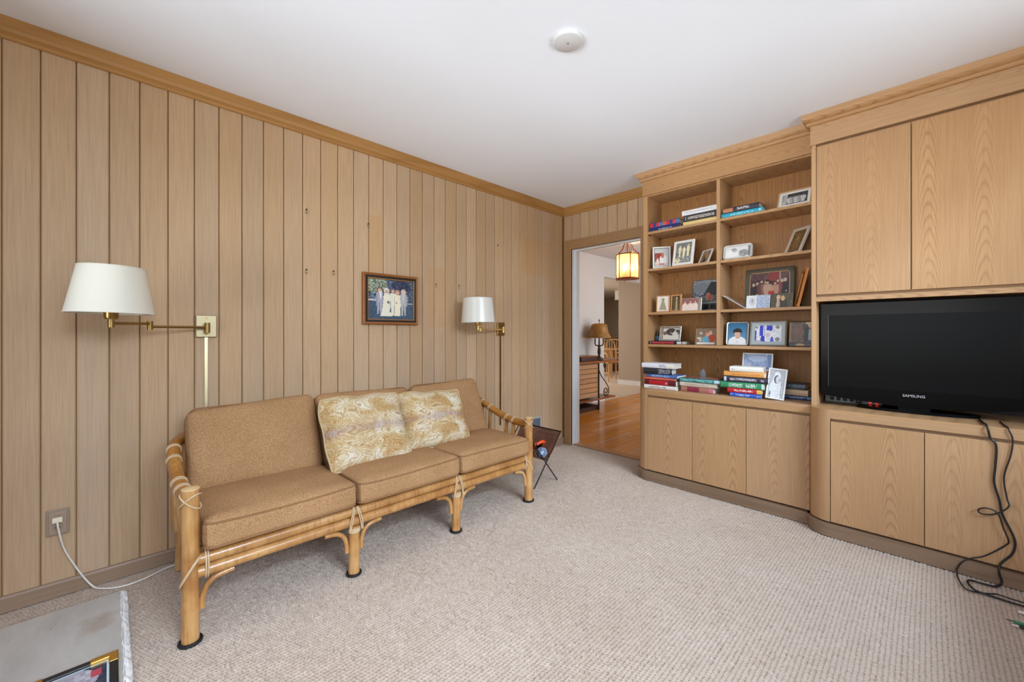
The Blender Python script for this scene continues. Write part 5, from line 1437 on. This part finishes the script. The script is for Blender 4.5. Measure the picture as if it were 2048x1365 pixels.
f4 = paint(44, 30, [('bg', gray(222)), ('e', 0.2, 0.3, 0.3, 0.4, gray(236)), ('e', 0.36, 0.68, 0.11, 0.2, gray(186)), ('e', 0.33, 0.78, 0.1, 0.1, gray(150)), ('e', 0.74, 0.35, 0.2, 0.34, gray(150)), ('noise', 26, 2, 0.55, 0, 0.95, 0.65), ('r', 0.9, 0, 1, 1, gray(130))], 5)
picture('silver frame with clipped corners and a baby photo on the second shelf', 0.192, 0.110, (1.716, -0.215, 1.6652), r_(2), r_(10), SILVER, 0.013, f4, ro=0.024, ri=0.004, mat_border=0.005, mat_col=WHITE, t=0.018, group=gf)
f5 = paint(30, 44, [('bg', (120, 94, 60)), ('noise', 22, 3), ('e', 0.5, 0.5, 0.28, 0.36, (138, 110, 72)), ('e', 0.5, 0.62, 0.1, 0.1, (166, 138, 98))], 6)
picture('tilted white frame with a dim brown photo at the right of the second shelf', 0.135, 0.195, (2.02, -0.150, 1.6652), r_(-38), r_(24), flat('frame_pearl', (206, 196, 184), 0.4), 0.014, f5, mat_border=0.004, mat_col=flat('line_cream', (226, 214, 190), 0.5), t=0.016, group=gf)
# hinged double frame
hfr = wood('frame_pine', (160, 104, 62), (204, 146, 98), (214, 160, 112), 'X', ring=0.1, fine=0.2, vary=0.02)
f6a = paint(30, 40, [('bg', (226, 218, 200)), ('tri', 0.5, 0.0, 0.8, 0.8, 0.25, (160, 148, 122)), ('e', 0.5, 0.86, 0.2, 0.06, (150, 138, 112)), ('noise', 14, 3)], 7)
f6b = paint(26, 40, [('bg', (96, 82, 56)), ('noise', 14, 3), ('tri', 0.55, 0.0, 0.75, 0.3, 0.2, (170, 160, 138)), ('e', 0.55, 0.84, 0.1, 0.08, (196, 180, 154))], 8)
leaf_a = picture('hinged wooden double frame with two old portraits on the third shelf', 0.104, 0.134, (1.170, -0.215, 1.3132), r_(8), r_(5), hfr, 0.008, f6a, mat_border=0.008, mat_col=WHITE, group=gf)
leaf_b = picture('second leaf', 0.092, 0.134, (1.272, -0.214, 1.3132), r_(-10), r_(5), hfr, 0.010, f6b, group=gf)
MA = Matrix.LocRotScale(leaf_a.location, leaf_a.rotation_euler, None); MBm = Matrix.LocRotScale(leaf_b.location, leaf_b.rotation_euler, None)
rel = MA.inverted() @ MBm
for chd_ in list(leaf_b.children):      # both leaves belong to one folding frame
    chd_.parent = leaf_a
    chd_.matrix_local = rel
bpy.data.objects.remove(leaf_b)
mesh_obj('hinge', T([(0.0525, 0.006, 0.02), (0.0525, 0.006, 0.115)], 0.003, 8), brass_m, leaf_a, world=False)
f7 = paint(50, 34, [('bg', (150, 96, 96)), ('r', 0.86, 0, 1, 1, (150, 146, 132)), ('noise', 10, 3)] + [q for cx in (0.18, 0.46, 0.7) for q in (('e', cx, 0.25, 0.15, 0.42, (228, 208, 196)), ('e', cx, 0.72, 0.075, 0.14, (96, 60, 52)), ('e', cx, 0.70, 0.05, 0.11, (214, 172, 150)))], 9)
picture('clear edged photo of three women in white on the third shelf', 0.155, 0.100, (1.398, -0.232, 1.3132), r_(-1), r_(10), flat('acrylic', (206, 198, 190), 0.15), 0.003, f7, t=0.006, group=gf)
f8 = paint(56, 60, [('grad', (34, 38, 52), (150, 160, 170)), ('noise', 26, 2), ('e', 0.35, 0.72, 0.3, 0.2, (128, 138, 150)), ('tri', 0.78, 0.5, 0.92, 0.7, 0.2, (44, 46, 54)), ('noise', 44, 2, 0, 0.3, 1, 0.62), ('e', 0.62, 0.46, 0.1, 0.12, (176, 112, 88)), ('e', 0.72, 0.42, 0.1, 0.1, (150, 90, 74)), ('e', 0.2, 0.4, 0.1, 0.06, (210, 214, 220)), ('r', 0, 0.24, 1, 0.29, (128, 140, 134)), ('r', 0, 0, 1, 0.24, (20, 20, 22)), ('e', 0.45, 0.13, 0.04, 0.09, (70, 66, 64)), ('e', 0.7, 0.13, 0.04, 0.09, (80, 70, 64)), ('r', 0.1, 0.03, 0.9, 0.05, (150, 150, 150))], 10)
picture('large unframed blue toned group print at the back of the third shelf', 0.205, 0.250, (1.452, -0.12, 1.3132), r_(-3), r_(11), flat('print_edge', (40, 44, 56), 0.4), 0.002, f8, t=0.004, strut=False, name='photo_print', group=gf)
# print lying over
ly = thing('photo_print', 'loose white backed print propped flat against the divider', 'picture', (1.680, -0.182, 1.3135), (0, r_(34), r_(2)), gf)
mesh_obj('card', B(-0.098, 0.072, -0.06, 0.06, 0.052, 0.055), flat('card_white', (214, 212, 208), 0.6), ly, world=False)
pp = print_mesh('photo', 0.13, 0.10, paint(30, 22, [('bg', gray(196)), ('noise', 40, 3)], 11), ly, 0, 0); pp.rotation_euler = (-PI / 2, 0, 0); pp.location = (-0.013, -0.05, 0.0553)
f10 = paint(72, 60, [('bg', (78, 44, 48)), ('r', 0, 0.78, 1, 1, (108, 74, 78)), ('noise', 20, 4, 0, 0.7, 1, 1), ('e', 0.62, 0.86, 0.16, 0.14, (150, 62, 60)), ('r', 0.755, 0.72, 0.785, 1, (176, 150, 146)), ('noise', 16, 3, 0.2, 0.2, 0.8, 0.7)]
            + [P_(cx, 0.02, h, c, (214, 178, 150), hr, 0.30) for cx, h, c, hr in ((0.09, 0.68, (44, 26, 36), (200, 190, 184)), (0.19, 0.72, (46, 28, 38), (190, 180, 172)), (0.30, 0.80, (110, 66, 64), (70, 40, 34)), (0.40, 0.78, (150, 100, 90), (60, 36, 30)), (0.82, 0.78, (50, 30, 40), (190, 176, 170)), (0.90, 0.80, (44, 26, 36), (206, 196, 190)), (0.72, 0.8, (140, 70, 76), (90, 50, 44)), (0.46, 0.76, (200, 164, 140), (50, 30, 26)), (0.65, 0.72, (196, 150, 128), (46, 28, 26)))]
            + [('r', 0.50, 0.0, 0.64, 0.22, (30, 18, 22)), ('r', 0.49, 0.2, 0.64, 0.42, (198, 36, 38)), ('e', 0.565, 0.47, 0.04, 0.06, (206, 160, 130)), ('e', 0.07, 0.30, 0.02, 0.025, (236, 226, 214)), ('e', 0.19, 0.32, 0.02, 0.025, (236, 226, 214)), ('e', 0.93, 0.4, 0.018, 0.022, (230, 214, 200))], 12)
picture('big smoky glass frame with a gold lined formal group photo on the third shelf', 0.300, 0.290, (1.878, -0.100, 1.3132), r_(-1.5), r_(7), flat('smoky_glass', (84, 80, 66), 0.12), 0.026, f10, ro=0.003, ri=0.02, mat_border=0.005, mat_col=flat('gold_line', (196, 160, 106), 0.35, 0.3), t=0.012, group=gf)
f11 = paint(50, 34, [('bg', (226, 230, 236)), ('r', 0.44, 0, 1, 1, (176, 192, 216)), ('noise', 24, 2, 0.45, 0, 1, 1), ('e', 0.25, 0.55, 0.14, 0.3, (206, 206, 212)), ('e', 0.26, 0.6, 0.05, 0.1, (150, 146, 146)), ('noise', 14, 2, 0.05, 0.05, 0.44, 1)], 13)
picture('white printed card in front of the big group photo', 0.145, 0.094, (1.842, -0.215, 1.3132), r_(-1), r_(11), flat('card_edge', (232, 234, 238), 0.5), 0.002, f11, t=0.003, strut=False, name='greeting_card', group=gf)
f12 = paint(40, 32, [('bg', (92, 86, 70)), ('noise', 8, 3), ('tri', 0.34, 0.0, 0.66, 0.2, 0.1, (206, 178, 154)), ('e', 0.35, 0.74, 0.09, 0.18, (224, 186, 160)), ('tri', 0.6, 0.0, 0.6, 0.4, 0.24, (66, 62, 52)), ('e', 0.56, 0.66, 0.09, 0.2, (216, 182, 130)), ('e', 0.95, 0.4, 0.06, 0.1, (110, 110, 104))], 14)
picture('clear edged photo of an embracing couple beside the white card', 0.128, 0.098, (1.978, -0.205, 1.3132), r_(-1), r_(10), flat('acrylic2', (150, 146, 124), 0.15), 0.003, f12, t=0.006, group=gf)
# leaning edge-on frames at right of third shelf
f12b = paint(20, 30, [('bg', (90, 60, 40)), ('noise', 20, 3)], 15)
picture('orange wooden frame seen edge on leaning at the shelf end', 0.17, 0.250, (2.048, -0.174, 1.3132), r_(-72), r_(12), wood('frame_orange', (150, 84, 34), (206, 130, 66), (218, 146, 80), 'Z', ring=0.1, fine=0.2, vary=0.02), 0.02, f12b, t=0.014, group=gf, strut=False)
picture('dark glass frame leaning behind the couple photo', 0.07, 0.20, (2.046, -0.066, 1.3132), r_(-70), r_(9), flat('smoky_glass2', (52, 42, 36), 0.15), 0.01, f12b, t=0.008, group=gf, strut=False)
f13 = paint(54, 40, [('bg', (150, 136, 120)), ('noise', 30, 3), ('r', 0.14, 0.05, 0.95, 0.88, (222, 214, 202)), ('e', 0.55, 0.62, 0.27, 0.26, (74, 66, 66)), ('noise', 20, 3, 0.3, 0.4, 0.8, 0.85), ('e', 0.86, 0.6, 0.12, 0.2, (84, 78, 78)), ('r', 0.5, 0.5, 0.9, 0.55, (226, 222, 216)), ('tri', 0.74, 0.4, 0.75, 0.3, 0.02, (222, 216, 210)), ('e', 0.24, 0.52, 0.09, 0.14, (110, 98, 92)), ('r', 0.14, 0.05, 0.95, 0.3, (226, 218, 204))], 16)
picture('clear frame with a faded aeroplane photo on the flat black book', 0.178, 0.120, (1.208, -0.180, 1.0828), r_(-3), r_(12), flat('acrylic3', (190, 184, 176), 0.12), 0.006, f13, t=0.008, group=gf)
pb = thing('perfume_bottle', 'small blue glass bottle with a black cap on the lower shelf', 'bottle', (1.094, -0.14, 1.0828))
mesh_obj('bottle', B(1.080, 1.108, -0.153, -0.127, 1.0828, 1.122, 0.004), flat('bottle_blue', (58, 92, 122), 0.12), pb)
bm = bmesh.new(); lathe(bm, [(0.0, 0.0), (0.010, 0.0), (0.010, 0.006), (0.014, 0.008), (0.014, 0.026), (0.0, 0.027)], (1.094, -0.14, 1.122), 16)
mesh_obj('cap', bm, black_m, pb, smooth=True)
f14 = paint(48, 40, [('bg', (140, 118, 98)), ('noise', 14, 3), ('e', 0.5, 0.70, 0.12, 0.16, (178, 120, 92)), ('e', 0.54, 0.62, 0.09, 0.13, (222, 182, 158)), ('e', 0.68, 0.74, 0.08, 0.13, (226, 190, 168)), ('e', 0.46, 0.28, 0.18, 0.24, (110, 178, 208)), ('e', 0.76, 0.4, 0.15, 0.24, (186, 78, 56)), ('r', 0.05, 0, 0.9, 0.12, (232, 230, 226)), ('e', 0.2, 0.26, 0.08, 0.1, (216, 176, 152)), ('e', 0.22, 0.72, 0.08, 0.08, (196, 196, 186)), ('r', 0.05, 0.36, 0.26, 0.46, (220, 214, 204))], 17)
picture('clear frame with two children in blue and red on the lower shelf', 0.160, 0.126, (1.503, -0.215, 1.0562), r_(-1), r_(11), flat('acrylic4', (168, 146, 122), 0.12), 0.005, f14, t=0.008, group=gf)
f15 = paint(40, 48, [('grad', (120, 156, 186), (40, 104, 146)), ('e', 0.5, 0.08, 0.46, 0.30, (232, 232, 232)), ('e', 0.52, 0.36, 0.12, 0.1, (212, 164, 138)), ('e', 0.5, 0.60, 0.22, 0.15, (38, 30, 28)), ('e', 0.5, 0.48, 0.15, 0.16, (220, 174, 148)), ('e', 0.5, 0.63, 0.2, 0.07, (38, 30, 28)), ('r', 0.38, 0.16, 0.62, 0.175, (110, 110, 110)), ('r', 0.45, 0.10, 0.56, 0.115, (140, 140, 140))], 18)
picture('silver rounded frame with a boy in white on a blue backdrop', 0.145, 0.170, (1.713, -0.220, 1.0562), r_(-1), r_(8), SILVER, 0.009, f15, ro=0.018, ri=0.010, t=0.014, group=gf)
f16 = paint(72, 40, [('bg', (226, 228, 238)), ('r', 0, 0, 0.06, 0.7, (40, 62, 170)), ('r', 0.18, 0.35, 0.32, 1, (52, 66, 196)), ('r', 0.36, 0, 0.38, 1, (44, 56, 190)), ('tri', 0.3, 0.0, 0.35, 0.2, 0.1, (44, 58, 186)), ('r', 0.45, 0.7, 0.66, 1, (50, 62, 200)), ('e', 0.6, 0.82, 0.07, 0.16, (44, 56, 190)), ('tri', 0.66, 0.0, 0.3, 0.16, 0.04, (52, 66, 196)), ('noise', 26, 2), ('e', 0.5, 0.4, 0.08, 0.14, (214, 186, 206)), ('e', 0.86, 0.9, 0.07, 0.1, gray(140)), ('e', 0.86, 0.14, 0.09, 0.13, gray(130)), ('e', 0.06, 0.9, 0.06, 0.09, gray(150)), ('r', 0.0, 0.02, 0.25, 0.08, gray(170))], 19)
picture('wide grey glass frame with a blue and white collage on the lower shelf', 0.220, 0.172, (1.900, -0.215, 1.0562), r_(-1), r_(8), flat('grey_glass', (122, 112, 100), 0.12), 0.010, f16, mat_border=0.022, mat_col=flat('mount_grey', (170, 178, 180), 0.4), t=0.012, group=gf)
f17 = paint(50, 52, [('bg', (110, 92, 80)), ('noise', 18, 3), ('r', 0, 0, 0.08, 1, (150, 130, 112)), ('e', 0.38, 0.62, 0.22, 0.16, (128, 94, 86)), ('r', 0.66, 0, 1, 1, (70, 66, 64)), ('r', 0.72, 0.8, 1, 1, (196, 184, 150)), ('tri', 0.78, 0.2, 0.8, 0.2, 0.12, (52, 52, 62)), ('e', 0.78, 0.86, 0.06, 0.06, (60, 50, 46)), ('tri', 0.93, 0.25, 0.7, 0.16, 0.1, (150, 166, 166)), ('e', 0.94, 0.78, 0.05, 0.06, SK), ('r', 0, 0, 1, 0.16, (52, 40, 34)), ('e', 0.5, 0.06, 0.2, 0.05, (180, 146, 96))], 20)
picture('dark clear edged frame with dim figures at the right of the lower shelf', 0.128, 0.165, (2.079, -0.200, 1.0562), r_(-1), r_(9), flat('smoky_glass3', (80, 64, 52), 0.12), 0.004, f17, t=0.008, group=gf)
f18 = paint(44, 64, [('bg', gray(168)), ('noise', 8, 3), ('e', 0.5, 0.30, 0.42, 0.36, gray(206)), ('tri', 0.42, 0.3, 0.92, 0.7, 0.1, gray(214)), ('e', 0.52, 0.76, 0.2, 0.17, gray(220)), ('e', 0.5, 0.66, 0.18, 0.15, gray(70)), ('e', 0.55, 0.66, 0.12, 0.13, gray(200)), ('e', 0.56, 0.60, 0.05, 0.012, gray(110)), ('e', 0.15, 0.14, 0.05, 0.1, gray(90)), ('noise', 16, 2, 0.05, 0.0, 0.95, 0.45), ('r', 0.82, 0.1, 0.86, 0.55, gray(110))], 21)
picture('white frame with a black and white bride standing on the counter', 0.104, 0.200, (1.965, -0.325, 0.7132), r_(3), r_(11), WHITE, 0.009, f18, t=0.010, group='framed photos on the counter', roll=r_(5))
f19 = paint(50, 36, [('bg', (150, 166, 196)), ('noise', 20, 3), ('r', 0, 0, 0.3, 0.4, (180, 186, 200)), ('e', 0.5, 0.7, 0.3, 0.2, (176, 190, 214)), ('r', 0.86, 0, 1, 1, (120, 140, 180))], 22)
picture('pale framed blue photo leaning on top of the tall book stack', 0.190, 0.120, (1.835, -0.212, 0.888), r_(-5), r_(10), WHITE, 0.008, f19, t=0.008, group='framed photos on the counter', strut=False)
